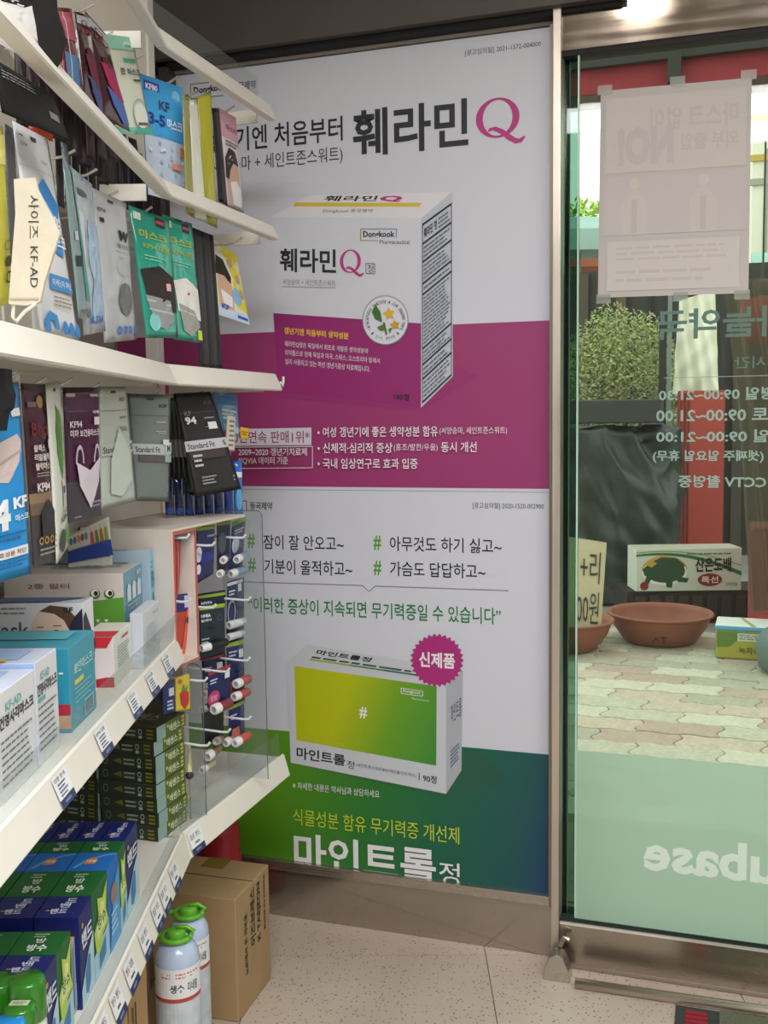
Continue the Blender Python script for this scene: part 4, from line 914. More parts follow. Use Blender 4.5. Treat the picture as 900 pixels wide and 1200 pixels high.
# ================================================================ hanging packs
G_MASK = 'mask packs hanging on the shelf hooks'
def zmid(px, py, b, u=None):
    """distance ahead of the camera of the vertical surface b behind the shelf fronts at this pixel"""
    zs = []
    for q in ((NU, FU) if u is None else (u,)):
        s, z = q.hit(px, py, b); d = (q.P(s, b, z)-EYE).dot(Fh)
        if u is not None: return d
        if s >= -0.001: zs.append(d)
    return min(zs) if zs else 2.0
def pack(name, label, quad, col, draw=None, b=0.04, z=None, W=0.13, dz=None, thick=0.005, cat='mask pack', group=G_MASK, rough=0.35, seed=0, crumple=0.0012, film=False, header=True):
    cx = sum(p[0] for p in quad)/4; cy = sum(p[1] for p in quad)/4
    if z is None: z = zmid(cx, cy, b)
    if dz is None:
        app = ((quad[1][0]-quad[0][0])+(quad[2][0]-quad[3][0]))/2*z/1200; dz = math.sqrt(max(W*W-app*app, 0.0)); dz = min(dz, 0.12)
    zl, zr = z-dz/2, z+dz/2
    tl, tr, br, bl = PZ(*quad[0], zl), PZ(*quad[1], zr), PZ(*quad[2], zr), PZ(*quad[3], zl)
    n = ((br-bl).cross(tl-bl)).normalized()
    def bul(u, v):
        e = (max(0, math.sin(math.pi*min(max(u, 0), 1)))**0.55)*(max(0, math.sin(math.pi*min(max(v, 0), 1)))**0.45)
        k = 0.35 if (header and v > 0.86) else 1
        return thick*e*k+crumple*e*(noise.noise(Vector((u*4+seed, v*7, seed*1.7)))+0.6*noise.noise(Vector((u*11, v*15+seed, 3))))
    def fn(u, v, d): return (bl*(1-u)+br*u)*(1-v)+(tl*(1-u)+tr*u)*v+n*(bul(u, v)+d)
    def bk(u, v): return (bl*(1-u)+br*u)*(1-v)+(tl*(1-u)+tr*u)*v-n*thick*0.8*(max(0, math.sin(math.pi*u))**0.6)*(max(0, math.sin(math.pi*v))**0.6)
    t = thing(name, label, cat, (bl+br)/2, group)
    mat = FILM if film else M(col, rough, 0, 0.03, 20, coat=0.5 if rough < 0.3 else 0.0)
    mb = MB(); mb.grid(lambda u, v: fn(u, v, 0), 12, 18, mat); mb.grid(lambda u, v: bk(1-u, v), 12, 18, mat); mb.build('pouch', parent=t, smooth=True, weld=True)
    if draw:
        pr = Print(fn, 0.0007, 2, 12, 18, 0.00022); draw(pr); pr.build('pack_print', t)
    return t
def edge_pack(label, quad, col, z, group, name='mask_pack', cat='mask pack', dz=0.03, rough=0.4):
    return pack(name, label, quad, col, None, z=z, dz=dz, thick=0.003, group=group, cat=cat, rough=rough)
def hole(pr, c='#2a2a2c'): pr.rect(0.42, 0.945, 0.58, 0.965, c)
def kfmask(pr, cx, cy, w, h, col, loop, sh='#00000'):
    """folded beak mask drawn in profile with two ear loops"""
    for sx in (-1, 1):
        p = []
        for i in range(13):
            a = math.pi*i/12; p.append((cx+sx*w*(0.36+0.16*math.cos(a)), cy+h*(0.25+0.32*math.sin(a))))
        for i in range(12, -1, -1):
            a = math.pi*i/12; p.append((cx+sx*w*(0.36+0.11*math.cos(a)), cy+h*(0.25+0.25*math.sin(a))))
        pr.poly(p, loop)
    pr.poly([(cx-w*0.5, cy+h*0.28), (cx, cy+h*0.12), (cx+w*0.5, cy+h*0.34), (cx+w*0.42, cy-h*0.1), (cx+w*0.05, cy-h*0.55), (cx-w*0.40, cy-h*0.12)], col)

# ---------- bay above shelf 1
def d(pr): pr.rect(0, 0, 1, 0.62, '#e2e2e4'); pr.poly([(0, 0.62), (0.3, 0.56), (0.7, 0.56), (1, 0.66), (1, 1), (0, 1)], '#101012')
pack('mask_pack', 'white pack with black top at the upper left corner behind the shelf front', [(-28, -40), (42, -34), (47, 78), (-22, 40)], '#dadadc', d, b=0.06)
def shape_sheet(name, label, pts, z0, z1, thick, mat, cat, group=None, extra=None):
    """a limp flat thing with an outline of its own, hanging with real thickness"""
    xs = [p[0] for p in pts]; x0, x1 = min(xs), max(xs)
    P = [PZ(px, py, z0+(z1-z0)*(px-x0)/(x1-x0)) for px, py in pts]; n = Fh*thick
    c = Vector(min(P, key=lambda p: p.z))
    t = thing(name, label, cat, c, group)
    tri = geometry.tessellate_polygon([P]); mb = MB(); k = len(P); mb.v = [p for p in P]+[p+n for p in P]; m = mb.mi(mat)
    for q in tri: mb.f.append(tuple(q)); mb.m.append(m); mb.f.append(tuple(i+k for i in q[::-1])); mb.m.append(m)
    for i in range(k): mb.f.append((i, (i+1) % k, (i+1) % k+k, i+k)); mb.m.append(m)
    mb.build('fabric_panel', parent=t); return t
shape_sheet('face_mask', 'black fabric mask sample hanging at the top left in front of the packs', [(36, -30), (62, -30), (64, 8), (72, 32), (75, 46), (70, 58), (70, 66), (61, 79), (54, 72), (46, 60), (42, 30), (38, 10)], 1.22, 1.32, 0.012, M('#0d0d0f', 0.9, 0, 0.1, 30), 'mask')
def feath(cols):
    def d(pr):
        pr.rect(0.06, 0.88, 0.94, 0.97, '#c9ccd2'); pr.ell(0.5, 0.90, 0.2, 0.03, '#7d1c2c', 16, 0.3); pr.text('KF94', 0.2, 0.78, 0.85, 0.83, '#a33a4c', 0.03)
        pr.ell(0.5, 0.60, 0.22, 0.045, '#4a1d1c', 18); pr.poly([(0.2, 0.56), (0.7, 0.60), (0.95, 0.30), (0.8, 0.22), (0.35, 0.36)], cols[0]); pr.poly([(0.25, 0.34), (0.9, 0.26), (0.95, 0.06), (0.7, 0.03), (0.4, 0.18)], cols[1])
    return d
pack('mask_pack', 'clear sleeve pack with red top and blue lower part beside the black mask', [(64, 8), (84, 10), (97, 118), (76, 100)], '#7c2a38', lambda pr: (pr.rect(0.1, 0.05, 0.9, 0.45, '#4e7fae'), pr.rect(0.1, 0.62, 0.9, 0.95, '#b5586a'), pr.rect(0.3, 0.1, 0.36, 0.95, '#c9c0c4')), b=0.05, rough=0.2)
pack('mask_pack', 'dark maroon pack, middle one of the three beside the black mask', [(87, 13), (104, 18), (121, 141), (98, 120)], '#3c1a24', feath(('#6d1b34', '#3a4f8a')), b=0.05, rough=0.2)
pack('mask_pack', 'dark maroon pack with pink and blue mask print, nearest to the mint pack', [(99, 12), (124, 40), (153, 155), (121, 138)], '#46222c', feath(('#a8285c', '#4a6ab5')), b=0.05, rough=0.2)
def d(pr):
    pr.rect(0, 0.86, 1, 1, '#8fcdb8'); pr.rect(0, 0.0, 1, 0.07, '#7cc4ad'); pr.ell(0.68, 0.90, 0.16, 0.045, '#bfe3d6'); pr.text('대형', 0.58, 0.88, 0.80, 0.915, '#2e3c3a', 0.01)
    pr.rect(0.42, 0.73, 0.85, 0.77, '#4fae9a'); pr.text('한 마스크', 0.28, 0.60, 0.96, 0.67, '#252a2c', 0.02); pr.rect(0.65, 0.54, 0.9, 0.56, '#4a5250')
    pr.ell(0.72, 0.20, 0.24, 0.16, '#8d9a98', 24, 0.06); pr.ell(0.72, 0.19, 0.2, 0.13, '#dfe4dc', 24); pr.rect(0.60, 0.09, 0.88, 0.12, '#5a6260'); pr.poly([(0.5, 0.0), (1, 0.0), (1, 0.09), (0.85, 0.055), (0.6, 0.07)], '#4fae9a')
pack('mask_pack', 'cream pack with mint green header and border above the first shelf', [(124, 40), (155, 44), (178, 158), (134, 157)], '#d9e0cf', d, b=0.05)
def d(pr):
    pr.rect(0, 0.52, 1, 1, '#3f9fdc'); pr.rect(0.06, 0.87, 0.42, 0.96, '#2b4fae'); pr.text('KF80', 0.10, 0.89, 0.38, 0.94, '#e6eaf2', 0.03); pr.ell(0.82, 0.90, 0.1, 0.05, '#7cc0e8', 16)
    pr.text('3-5', 0.10, 0.60, 0.50, 0.70, '#243a8a', 0.04); pr.text('마스크', 0.55, 0.60, 0.95, 0.69, '#e8eef6', 0.03); pr.text('KF', 0.36, 0.74, 0.62, 0.82, '#34406e', 0.03)
    pr.rect(0.0, 0.0, 1, 0.50, '#b9c8dc'); r = random.Random(5)
    for k in range(26): pr.ell(r.uniform(0.06, 0.94), r.uniform(0.04, 0.47), 0.035, 0.016, r.choice(['#a2b6d4', '#d3dce8', '#8fa8d0']), 8)
    pr.rect(0.58, 0.26, 0.82, 0.31, '#d98a7a'); pr.rect(0.80, 0.38, 0.95, 0.46, '#c4702e')
pack('mask_pack', 'sky blue childrens pack with a dotted clear lower half', [(164, 86), (213, 103), (217, 240), (173, 228)], '#6aaedb', d, b=0.05, W=0.11)
for i in range(17):
    x = 16+10.5*i; ly = 38.7+0.985*x; edge_pack('x', [(x, ly-16), (x+14, ly-8), (x+17, max(ly+70, 150)), (x+3, max(ly+66, 146))], ('#241820', '#33202a', '#1d1a20')[i % 3], zmid(x+5, ly+20, 0.10+0.004*(i % 3), NU), 'dark packs hanging behind the open rail of shelf one', dz=0.012)['label'] = f'dark pack edge behind the open rail of shelf one, {ORDW[i]} from the left'
GE = 'thin clear bags seen edge-on above the first shelf'
for i, (qd, c, lab) in enumerate((([(214, 109), (221, 111), (228, 256), (218, 250)], '#8d8c3e', 'olive edge of a clear bag right of the sky blue pack'), ([(222, 118), (231, 116), (243, 262), (226, 256)], '#cfd2c4', 'whitish clear bag between olive and yellow green bags'), ([(231, 114), (247, 106), (255, 268), (238, 260)], '#a3a236', 'yellow green bag with frayed top before the pink pack'))):
    edge_pack(lab, qd, c, 2.06+0.045*i, GE, dz=0.03, rough=0.2)
for i in range(2): edge_pack(('black', 'dark grey')[i]+' pack edge just left of the pink pack with a portrait', [(248+3*i, 126), (254+3*i, 128), (264+3*i, 240+2*i), (256+3*i, 236)], ('#17171a', '#3a3236')[i], 2.22+0.03*i, 'dark pack edges beside the pink pack', dz=0.02)
def face_print(pr, hair, top):
    pr.rect(0, 0.72, 1, 1, top); pr.poly([(0.15, 0.05), (0.15, 0.42), (0.30, 0.55), (0.62, 0.55), (0.80, 0.40), (0.80, 0.05)], '#c9a593'); pr.poly([(0.10, 0.30), (0.12, 0.50), (0.34, 0.62), (0.66, 0.60), (0.78, 0.46), (0.50, 0.47), (0.30, 0.38), (0.22, 0.28)], hair); pr.poly([(0.28, 0.26), (0.60, 0.30), (0.82, 0.22), (0.78, 0.04), (0.40, 0.04)], '#e3e3e4')
pack('mask_pack', 'pink topped pack with a portrait of a masked woman at the shelf end', [(254, 125), (276, 138), (286, 250), (264, 241)], '#d9cdd2', lambda pr: (face_print(pr, '#2a2422', '#c79aa8'), pr.text('마스크', 0.3, 0.80, 0.9, 0.86, '#7a3550', 0.02), pr.lines(0.2, 0.63, 0.9, 0.70, 2, '#6d5c64')), z=2.30, W=0.1)
for i in range(5): edge_pack(f'dark maroon pack edge low behind the maroon packs, {ORDW[i]} from the left', [(98+13*i, 112+12*i), (108+13*i, 116+12*i), (112+13*i, 190), (102+13*i, 182)], ('#2e1d26', '#372430')[i % 2], 1.74+0.05*i, 'dark pack edges above shelf one', dz=0.02)

# ---------- bay between shelves 1 and 2
q = [(2, 74), (54, 112), (79, 160), (8, 120)]
pack('card_box', 'black card pack with white fine print hanging tilted under the first shelf', [(-10, 66), (62, 112), (82, 166), (2, 132)], '#121416', lambda pr: (pr.lines(0.08, 0.66, 0.6, 0.9, 4, '#9a9ea2', 0.35, 2), pr.rect(0.72, 0.3, 0.88, 0.45, '#6d7275')), z=1.27, dz=0.10, thick=0.006, cat='pack', group=None, rough=0.9)
pack('card_tag', 'small orange card behind the house print pack', [(30, 142), (62, 147), (62, 166), (32, 160)], '#b5432a', None, z=1.62, dz=0.02, cat='tag', group=None)
GD = 'row of dark packs hanging edge-on under the first shelf'
for i in range(9): edge_pack(f'dark purple pack edge in the row under shelf one, {ORDW[i]} from the left', [(64+9.5*i, 160+2*i), (73+9.5*i, 162+2*i), (76+9.5*i, 245), (67+9.5*i, 240)], ('#2a1f28', '#35262f', '#241c26')[i % 3], 1.78+0.035*i, GD, dz=0.015)
pack('mask_pack', 'bright yellow pack at the left edge of the photo', [(-34, 138), (3, 148), (16, 352), (-26, 372)], '#dcd618', lambda pr: (pr.rect(0.5, 0.78, 1, 0.95, '#e8e47a'), pr.ell(0.82, 0.33, 0.12, 0.03, '#8a8a18', 16, 0.2), pr.ell(0.82, 0.24, 0.12, 0.03, '#3a3a18', 16), pr.ell(0.82, 0.15, 0.12, 0.035, '#2a2a1c', 16, 0.3)), b=0.04)
edge_pack('dark grey pack edge between the yellow and the house print pack', [(5, 144), (17, 152), (24, 350), (14, 352)], '#4a4c50', 1.30, None, dz=0.03)
def d(pr):
    hole(pr); pr.rect(0.10, 0.945, 0.22, 0.952, '#555a60'); pr.text('KF94', 0.12, 0.90, 0.30, 0.92, '#555a60'); pr.rect(0.62, 0.86, 0.8, 0.865, '#8a8f94'); pr.rect(0.0, 0.80, 1, 0.803, '#b5bac0')
    pr.poly([(0.26, 0.62), (0.20, 0.68), (0.52, 0.77), (0.90, 0.66), (0.83, 0.61), (0.80, 0.40), (0.33, 0.44)], '#2b86cf'); pr.poly([(0.34, 0.60), (0.5, 0.66), (0.72, 0.60), (0.70, 0.56), (0.36, 0.57)], '#54a1de')
    pr.text('대형', 0.36, 0.53, 0.86, 0.60, '#e8edf2', 0.04); pr.text('마스크', 0.40, 0.44, 0.92, 0.51, '#e8edf2', 0.03)
    pr.rect(0.30, 0.225, 0.92, 0.30, '#3f86c4'); pr.text('미세먼지 차단', 0.36, 0.245, 0.88, 0.28, '#e3ecf4', 0.01); pr.lines(0.35, 0.14, 0.9, 0.20, 3, '#8a8060', 0.4, 6)
    pr.poly([(0.08, 0.01), (0.08, 0.07), (0.2, 0.115), (0.38, 0.10), (0.42, 0.03), (0.34, 0.03), (0.3, 0.07), (0.2, 0.07), (0.2, 0.01)], '#3a8fd0')
    for k in range(3): pr.ell(0.56+0.17*k, 0.045, 0.07, 0.035, '#2f82c8', 16)
pack('mask_pack', 'white pack with a blue house print behind the loose cream mask', [(14, 141), (56, 163), (93, 400), (47, 390)], '#d7dade', d, z=1.37)
# loose cream mask with handwriting
mp = [(16, 210), (41, 208), (44, 222), (60, 252), (70, 274), (63, 296), (52, 330), (47, 354), (30, 358), (10, 356), (14, 300), (18, 250)]
fm = shape_sheet('face_mask', 'loose cream cloth mask with handwriting hanging before the house print pack', mp, 1.19, 1.25, 0.006, M('#cfc8b4', 0.85, 0, 0.05, 25, 0.3), 'mask')
def mfn(u, v, dd): x = 12+u*55; y = 358-v*150; return PZ(x, y, 1.19+0.06*(x-10)/60)-Fh*(0.001+dd)
pr = Print(mfn); pr.text('사이즈', 0.40, 0.52, 0.62, 0.86, '#3a3a3a', 0, rot=-90); pr.text('KF-AD', 0.44, 0.14, 0.60, 0.46, '#3a3a3a', 0, rot=-90); pr.rect(0.0, 0.045, 0.62, 0.06, '#b8b09a'); pr.build('handwriting', fm)
mb = MB(); mb.tube([PZ(16, 356, 1.20), PZ(15, 372, 1.20), PZ(19, 377, 1.20), PZ(28, 366, 1.21), PZ(42, 356, 1.22)], 0.0022, M('#cfc9ba', 0.8), 6); mb.build('ear_loop', parent=fm)
pack('mask_pack', 'teal rimmed clear pack seen nearly edge-on left of the bluish clear pack', [(71, 166), (79, 170), (108, 372), (92, 374)], '#6f8f90', lambda pr: (pr.rect(0.55, 0.1, 0.95, 0.88, '#4fa39c'), pr.rect(0.1, 0.3, 0.45, 0.36, '#25282a'), pr.rect(0.15, 0.45, 0.4, 0.5, '#c9ccd0')), z=1.47, dz=0.08, rough=0.2)
pack('mask_pack', 'bluish clear wrapped pack between teal edge and the grey oval pack', [(84, 196), (108, 216), (124, 388), (98, 393)], '#b4c2cc', lambda pr: (pr.rect(0.15, 0.86, 0.5, 0.9, '#5a6066'), pr.rect(0.4, 0.08, 0.95, 0.72, '#a4bfd9'), pr.text('KF94', 0.3, 0.06, 0.85, 0.11, '#2c6cb0', 0.03), pr.rect(0.05, 0.3, 0.2, 0.75, '#c8ced2')), z=1.57, rough=0.15, crumple=0.004)
def d(pr):
    hole(pr, '#3a3a3c'); pr.text('KF94', 0.12, 0.86, 0.34, 0.89, '#4a4e52', 0.02); pr.rect(0.12, 0.79, 0.22, 0.82, '#2a2c30'); pr.text('W', 0.58, 0.70, 0.92, 0.77, '#16181c', 0.08); pr.text('대형 마스크', 0.52, 0.645, 0.95, 0.68, '#5a5e64', 0.01); pr.rect(0.45, 0.62, 0.98, 0.623, '#7a7e84')
    pr.ell(0.66, 0.29, 0.22, 0.115, '#6e7077', 26); pr.ell(0.66, 0.52, 0.2, 0.07, '#9ea3a8', 24, 0.08)
    for k in range(4): pr.ell(0.42+0.16*k, 0.075, 0.06, 0.03, '#2d6fc0', 14, 0.5)
pack('mask_pack', 'silver grey pack with a dark grey oval and four blue icons', [(106, 219), (148, 238), (160, 398), (122, 402)], '#aeb3b6', d, z=1.70, rough=0.2, crumple=0.004)
def teal(dark):
    def d(pr):
        pr.rect(0.62, 0.90, 0.86, 0.975, '#2c2c3c'); pr.rect(0.64, 0.925, 0.84, 0.95, '#c8485a'); pr.rect(0.08, 0.91, 0.26, 0.965, '#cfe0d8')
        pr.text('마스크', 0.15, 0.77, 0.85, 0.84, '#9fb34a', 0.03); pr.text('KF94 대형', 0.2, 0.69, 0.88, 0.74, '#9fb34a', 0.02); pr.lines(0.2, 0.60, 0.8, 0.65, 2, '#7fc4b4')
        if dark:
            pr.poly([(0.05, 0.52), (0.55, 0.57), (0.95, 0.50), (0.98, 0.20), (0.60, 0.26), (0.15, 0.30)], '#2c2426'); pr.poly([(0.10, 0.33), (0.78, 0.30), (0.86, 0.14), (0.60, 0.06), (0.30, 0.10)], '#8e9496')
            pr.poly([(0.12, 0.30), (0.8, 0.27), (0.8, 0.255), (0.12, 0.285)], '#b5babc'); pr.poly([(0.16, 0.23), (0.84, 0.20), (0.84, 0.185), (0.16, 0.215)], '#b5babc'); pr.ell(0.28, 0.12, 0.16, 0.07, '#7fc9cc', 20); pr.rect(0.7, 0.38, 0.82, 0.44, '#d3a8a8')
        else:
            pr.poly([(0.12, 0.48), (0.55, 0.52), (0.95, 0.44), (0.98, 0.18), (0.60, 0.20), (0.20, 0.24)], '#dcdcd8'); pr.rect(0.5, 0.38, 0.75, 0.40, '#c84a4a')
            pr.poly([(0.22, 0.30), (0.74, 0.26), (0.92, 0.13), (0.60, 0.04), (0.36, 0.08)], '#9b9c98'); pr.poly([(0.26, 0.26), (0.8, 0.22), (0.8, 0.205), (0.26, 0.245)], '#c3c5c2'); pr.rect(0.82, 0.02, 0.98, 0.10, '#c6cf3a')
    return d
pack('mask_pack', 'teal pack picturing a black and a grey mask', [(150, 240), (198, 257), (209, 396), (171, 396)], '#2f9c88', teal(True), z=1.98, dz=0.07, rough=0.15, crumple=0.003)
pack('mask_pack', 'teal pack picturing a white mask, right of the one with a black mask', [(190, 251), (225, 262), (237, 402), (203, 398)], '#2fa08c', teal(False), z=2.08, dz=0.07, rough=0.15, crumple=0.003)
GB = 'dark packs seen edge-on right of the teal packs'
for i in range(5): edge_pack(f'charcoal pack edge between teal and yellow packs, {ORDW[i]} from the left', [(224+5*i, 266+2*i), (230+5*i, 268+2*i), (241+5*i, 434), (234+5*i, 434)], ('#26262a', '#3a3a3f')[i % 2], 2.17+0.03*i, GB, dz=0.012)
def d(pr):
    pr.rect(0.0, 0.0, 1, 1, '#d8d8c8'); pr.poly([(0.25, 1), (1, 1), (1, 0.15), (0.62, 0.2), (0.55, 0.65)], '#d9cc2c'); pr.poly([(0.05, 0.10), (0.05, 0.55), (0.30, 0.60), (0.52, 0.45), (0.52, 0.10)], '#c9a68e'); pr.poly([(0.0, 0.55), (0.05, 0.80), (0.30, 0.78), (0.52, 0.58), (0.50, 0.48), (0.28, 0.56)], '#231d1c')
    pr.poly([(0.12, 0.36), (0.48, 0.30), (0.46, 0.16), (0.18, 0.18)], '#dfe3e4'); pr.ell(0.66, 0.34, 0.16, 0.12, '#86b4d8', 18); pr.rect(0, 0.0, 1, 0.12, '#bcd0e4'); pr.text('KF', 0.10, 0.10, 0.34, 0.17, '#2c4fae', 0.04); pr.rect(0.6, 0.04, 0.95, 0.08, '#2c4fae')
    for x, y in ((0.55, 0.78), (0.78, 0.6), (0.84, 0.4)): pr.ell(x, y, 0.09, 0.06, '#b79a7a', 16)
pack('mask_pack', 'yellow and pale blue childrens pack at the right end of the row', [(248, 279), (277, 299), (292, 381), (256, 369)], '#d8d8c8', d, z=2.34, dz=0.07)

# ---------- bay below shelf 2
def d(pr):
    pr.poly([(0.35, 0.70), (0.85, 0.74), (0.93, 0.70), (0.86, 0.60), (0.62, 0.50), (0.35, 0.52)], '#d5c6c4'); pr.poly([(0.35, 0.60), (0.92, 0.66), (0.92, 0.645), (0.35, 0.58)], '#b5a5a5')
    pr.text('4', 0.30, 0.26, 0.62, 0.42, '#e8eef2', 0.06); pr.text('KF', 0.68, 0.36, 0.96, 0.42, '#e8eef2', 0.05); pr.text('마스크', 0.70, 0.295, 0.97, 0.33, '#e8eef2', 0.02)
    pr.rect(0.25, 0.115, 0.92, 0.165, '#dfe3e6'); pr.text('유효성분 차단', 0.30, 0.125, 0.88, 0.152, '#8a5a5a', 0.02); pr.lines(0.4, 0.20, 0.9, 0.25, 2, '#1d5f94'); pr.lines(0.4, 0.06, 0.9, 0.10, 2, '#1d5f94'); pr.rect(0.74, 0.83, 0.92, 0.87, '#dfe3e6')
pack('mask_pack', 'bright blue pack with a large white 4 at the left edge', [(-44, 458), (22, 447), (37, 672), (-34, 692)], '#1d94dc', d, b=0.03, rough=0.4)
shape_sheet('face_mask', 'black cloth mask hanging before the bright blue pack at the left edge', [(-30, 430), (6, 432), (7, 450), (11, 462), (9, 478), (3, 484), (0, 505), (-30, 500)], 1.06, 1.09, 0.02, M('#0e0f12', 0.9), 'mask')
def d(pr):
    pr.rect(0, 0.0, 1, 0.36, '#3c3a3c'); pr.rect(0, 0.34, 1, 0.40, '#8f7a60'); pr.rect(0, 0.28, 1, 0.345, '#6d5c4c')
    pr.ell(0.62, 0.90, 0.14, 0.035, '#b08a54', 16); pr.text('Black', 0.16, 0.715, 0.92, 0.785, '#7d2a26', 0.01); pr.rect(0.12, 0.87, 0.45, 0.90, '#7d6a6a')
    for k, s in enumerate(('블랙스', '리얼블랙', '블랙마스크')): pr.text(s, 0.16, 0.625-0.05*k, 0.60+0.14*k, 0.665-0.05*k, '#dcd6d4', 0.03)
    pr.rect(0.74, 0.64, 0.95, 0.69, '#dedede'); pr.lines(0.18, 0.485, 0.8, 0.515, 2, '#a09a98'); pr.text('KF94', 0.16, 0.405, 0.66, 0.455, '#e2deda', 0.04)
    pr.poly([(0.25, 0.12), (0.25, 0.29), (0.52, 0.365), (0.90, 0.27), (0.90, 0.12)], '#1e1e20')
    for k in range(4): pr.ell(0.2+0.2*k, 0.135, 0.08, 0.022, '#b89050', 14, 0.45)
    pr.lines(0.12, 0.05, 0.9, 0.10, 2, '#9a9690')
pack('mask_pack', 'black and maroon pack with gold icons and KF94 beside the blue pack', [(24, 449), (53, 450), (66, 656), (39, 665)], '#33161f', d, b=0.03)
def d(pr):
    hole(pr); pr.poly([(0.30, 0.60), (0.28, 0.74), (0.45, 0.88), (0.62, 0.80), (0.72, 0.66), (0.62, 0.52), (0.52, 0.44)], '#4f8a34'); pr.poly([(0.45, 0.86), (0.48, 0.86), (0.56, 0.50), (0.52, 0.50)], '#7fb05a'); pr.rect(0.45, 0.28, 0.72, 0.44, '#c9c9bc'); pr.rect(0.48, 0.36, 0.62, 0.40, '#2c3a8a')
    pr.text('KF94', 0.3, 0.20, 0.75, 0.235, '#3a4a3a', 0.03); pr.ell(0.35, 0.10, 0.2, 0.065, '#3c443c', 18); pr.poly([(0.5, 0.14), (0.8, 0.17), (0.85, 0.08), (0.6, 0.05)], '#5f9a3a'); pr.lines(0.35, 0.24, 0.8, 0.27, 2, '#5a6a5a')
pack('mask_pack', 'narrow white pack with a long green leaf print', [(53, 449), (70, 446), (80, 640), (66, 662)], '#d5dcd2', d, b=0.03, dz=0.075)
def d(pr):
    pr.rect(0, 0, 1, 0.30, '#3a343c'); pr.rect(0.06, 0.93, 0.3, 0.955, '#b5aab4'); pr.rect(0.72, 0.93, 0.96, 0.95, '#b5aab4'); pr.rect(0.08, 0.82, 0.55, 0.823, '#8a7a88'); pr.text('대형', 0.72, 0.80, 0.94, 0.825, '#e2dde2', 0.03)
    pr.text('KF94', 0.08, 0.70, 0.38, 0.75, '#e2dde2', 0.02); pr.text('미마 보건용마스크', 0.08, 0.63, 0.92, 0.685, '#e2dde2', 0.02); pr.rect(0.74, 0.715, 0.94, 0.775, '#e0e0e0')
    kfmask(pr, 0.54, 0.32, 0.72, 0.44, '#d3ccd8', '#c3bac8'); pr.lines(0.60, 0.08, 0.95, 0.14, 2, '#a89fae'); pr.rect(0.1, 0.03, 0.3, 0.037, '#a89fae')
pack('mask_pack', 'deep purple KF94 pack picturing a white mask', [(73, 454), (115, 454), (118, 604), (80, 613)], '#3c1436', d, b=0.03)
def std(bg, band, ink, size, extra):
    def d(pr):
        hole(pr, '#1c1c1e'); pr.text('KF', 0.70, 0.875, 0.90, 0.91, ink, 0.02); pr.rect(0.04, 0.80, 0.94, 0.804, ink); pr.rect(0.58, 0.735, 0.84, 0.75, extra); pr.rect(0.56, 0.65, 0.84, 0.66, extra); pr.rect(0.62, 0.63, 0.84, 0.64, extra)
        pr.rect(0.0, 0.435, 1, 0.535, band); pr.text('Standard Fit', 0.04, 0.455, 0.66, 0.51, '#33363a', 0.015); pr.text(size, 0.86, 0.46, 0.94, 0.51, '#33363a', 0.02)
        pr.rect(0.87, 0.10, 0.91, 0.115, extra); pr.rect(0.87, 0.135, 0.91, 0.15, extra)
    return d
pack('mask_pack', 'pale mint pack with a size S band, beside the purple pack', [(115, 453), (147, 453), (160, 587), (118, 598)], '#b3bfb6', lambda pr: (std('', '#aeb9b1', '#5f6a66', 'S', '#7c8883')(pr), pr.poly([(0.2, 0.12), (0.22, 0.40), (0.5, 0.66), (0.82, 0.44), (0.84, 0.2), (0.5, 0.08)], '#bcc8bf')), b=0.03)
pack('mask_pack', 'mid grey pack with a pale band and size M', [(149, 461), (200, 463), (198, 588), (160, 587)], '#6e7a76', lambda pr: (std('', '#b5bcc2', '#3d4644', 'M', '#a3aba8')(pr), pr.rect(0.78, 0.45, 1.0, 0.555, '#b9cfc9'), pr.rect(0.78, 0.37, 1.0, 0.435, '#8fb0aa'), pr.rect(0.1, 0.37, 0.78, 0.43, '#574e54'), pr.text('M', 0.84, 0.465, 0.94, 0.53, '#2a5a54', 0.02), pr.rect(0.72, 0.53, 0.90, 0.58, '#d6dada')), z=1.93, dz=0.09)
GS = 'black banded packs stacked edge-on on one hook'
for i in range(4): pack('mask_pack', f'black pack edge with grey band left of the frontmost black pack, {ORDW[i]} from left', [(197+3.2*i, 464), (202+3.2*i, 464), (209+6.5*i, 581), (200+6.5*i, 579)], '#1a1b1e', lambda pr: pr.rect(0, 0.38, 1, 0.56, '#85888e'), z=2.30-0.025*i, dz=0.012, thick=0.003, group=GS)
def d(pr):
    std('', '#b9b9c2', '#5c5e62', 'S', '#8a8c90')(pr); pr.text('94', 0.10, 0.69, 0.36, 0.765, '#e0e0e2', 0.04); pr.text('KF', 0.12, 0.775, 0.28, 0.82, '#8a8c90', 0); pr.rect(0.62, 0.63, 0.84, 0.70, '#d9dadc'); pr.rect(0.05, 0.35, 0.85, 0.43, '#3b3138'); pr.lines(0.1, 0.27, 0.3, 0.41, 3, '#c3c4c8'); pr.lines(0.18, 0.10, 0.5, 0.19, 3, '#9a9ca0')
pack('mask_pack', 'frontmost black pack marked KF 94 with a pale band, leaning right', [(203, 461), (247, 459), (283, 573), (229, 583)], '#202124', d, z=2.15, dz=0.09, rough=0.5)
pack('sachet', 'clear blue sachet right of the black banded packs', [(249, 459), (278, 462), (281, 512), (260, 505)], '#6d9cc0', lambda pr: (pr.rect(0.05, 0.7, 0.95, 0.95, '#4a86c0'), pr.lines(0.15, 0.3, 0.85, 0.6, 3, '#dfe8f0'), pr.rect(0.1, 0.05, 0.9, 0.2, '#a9c6d8')), z=2.33, dz=0.05, cat='sachet', group=None, rough=0.15)
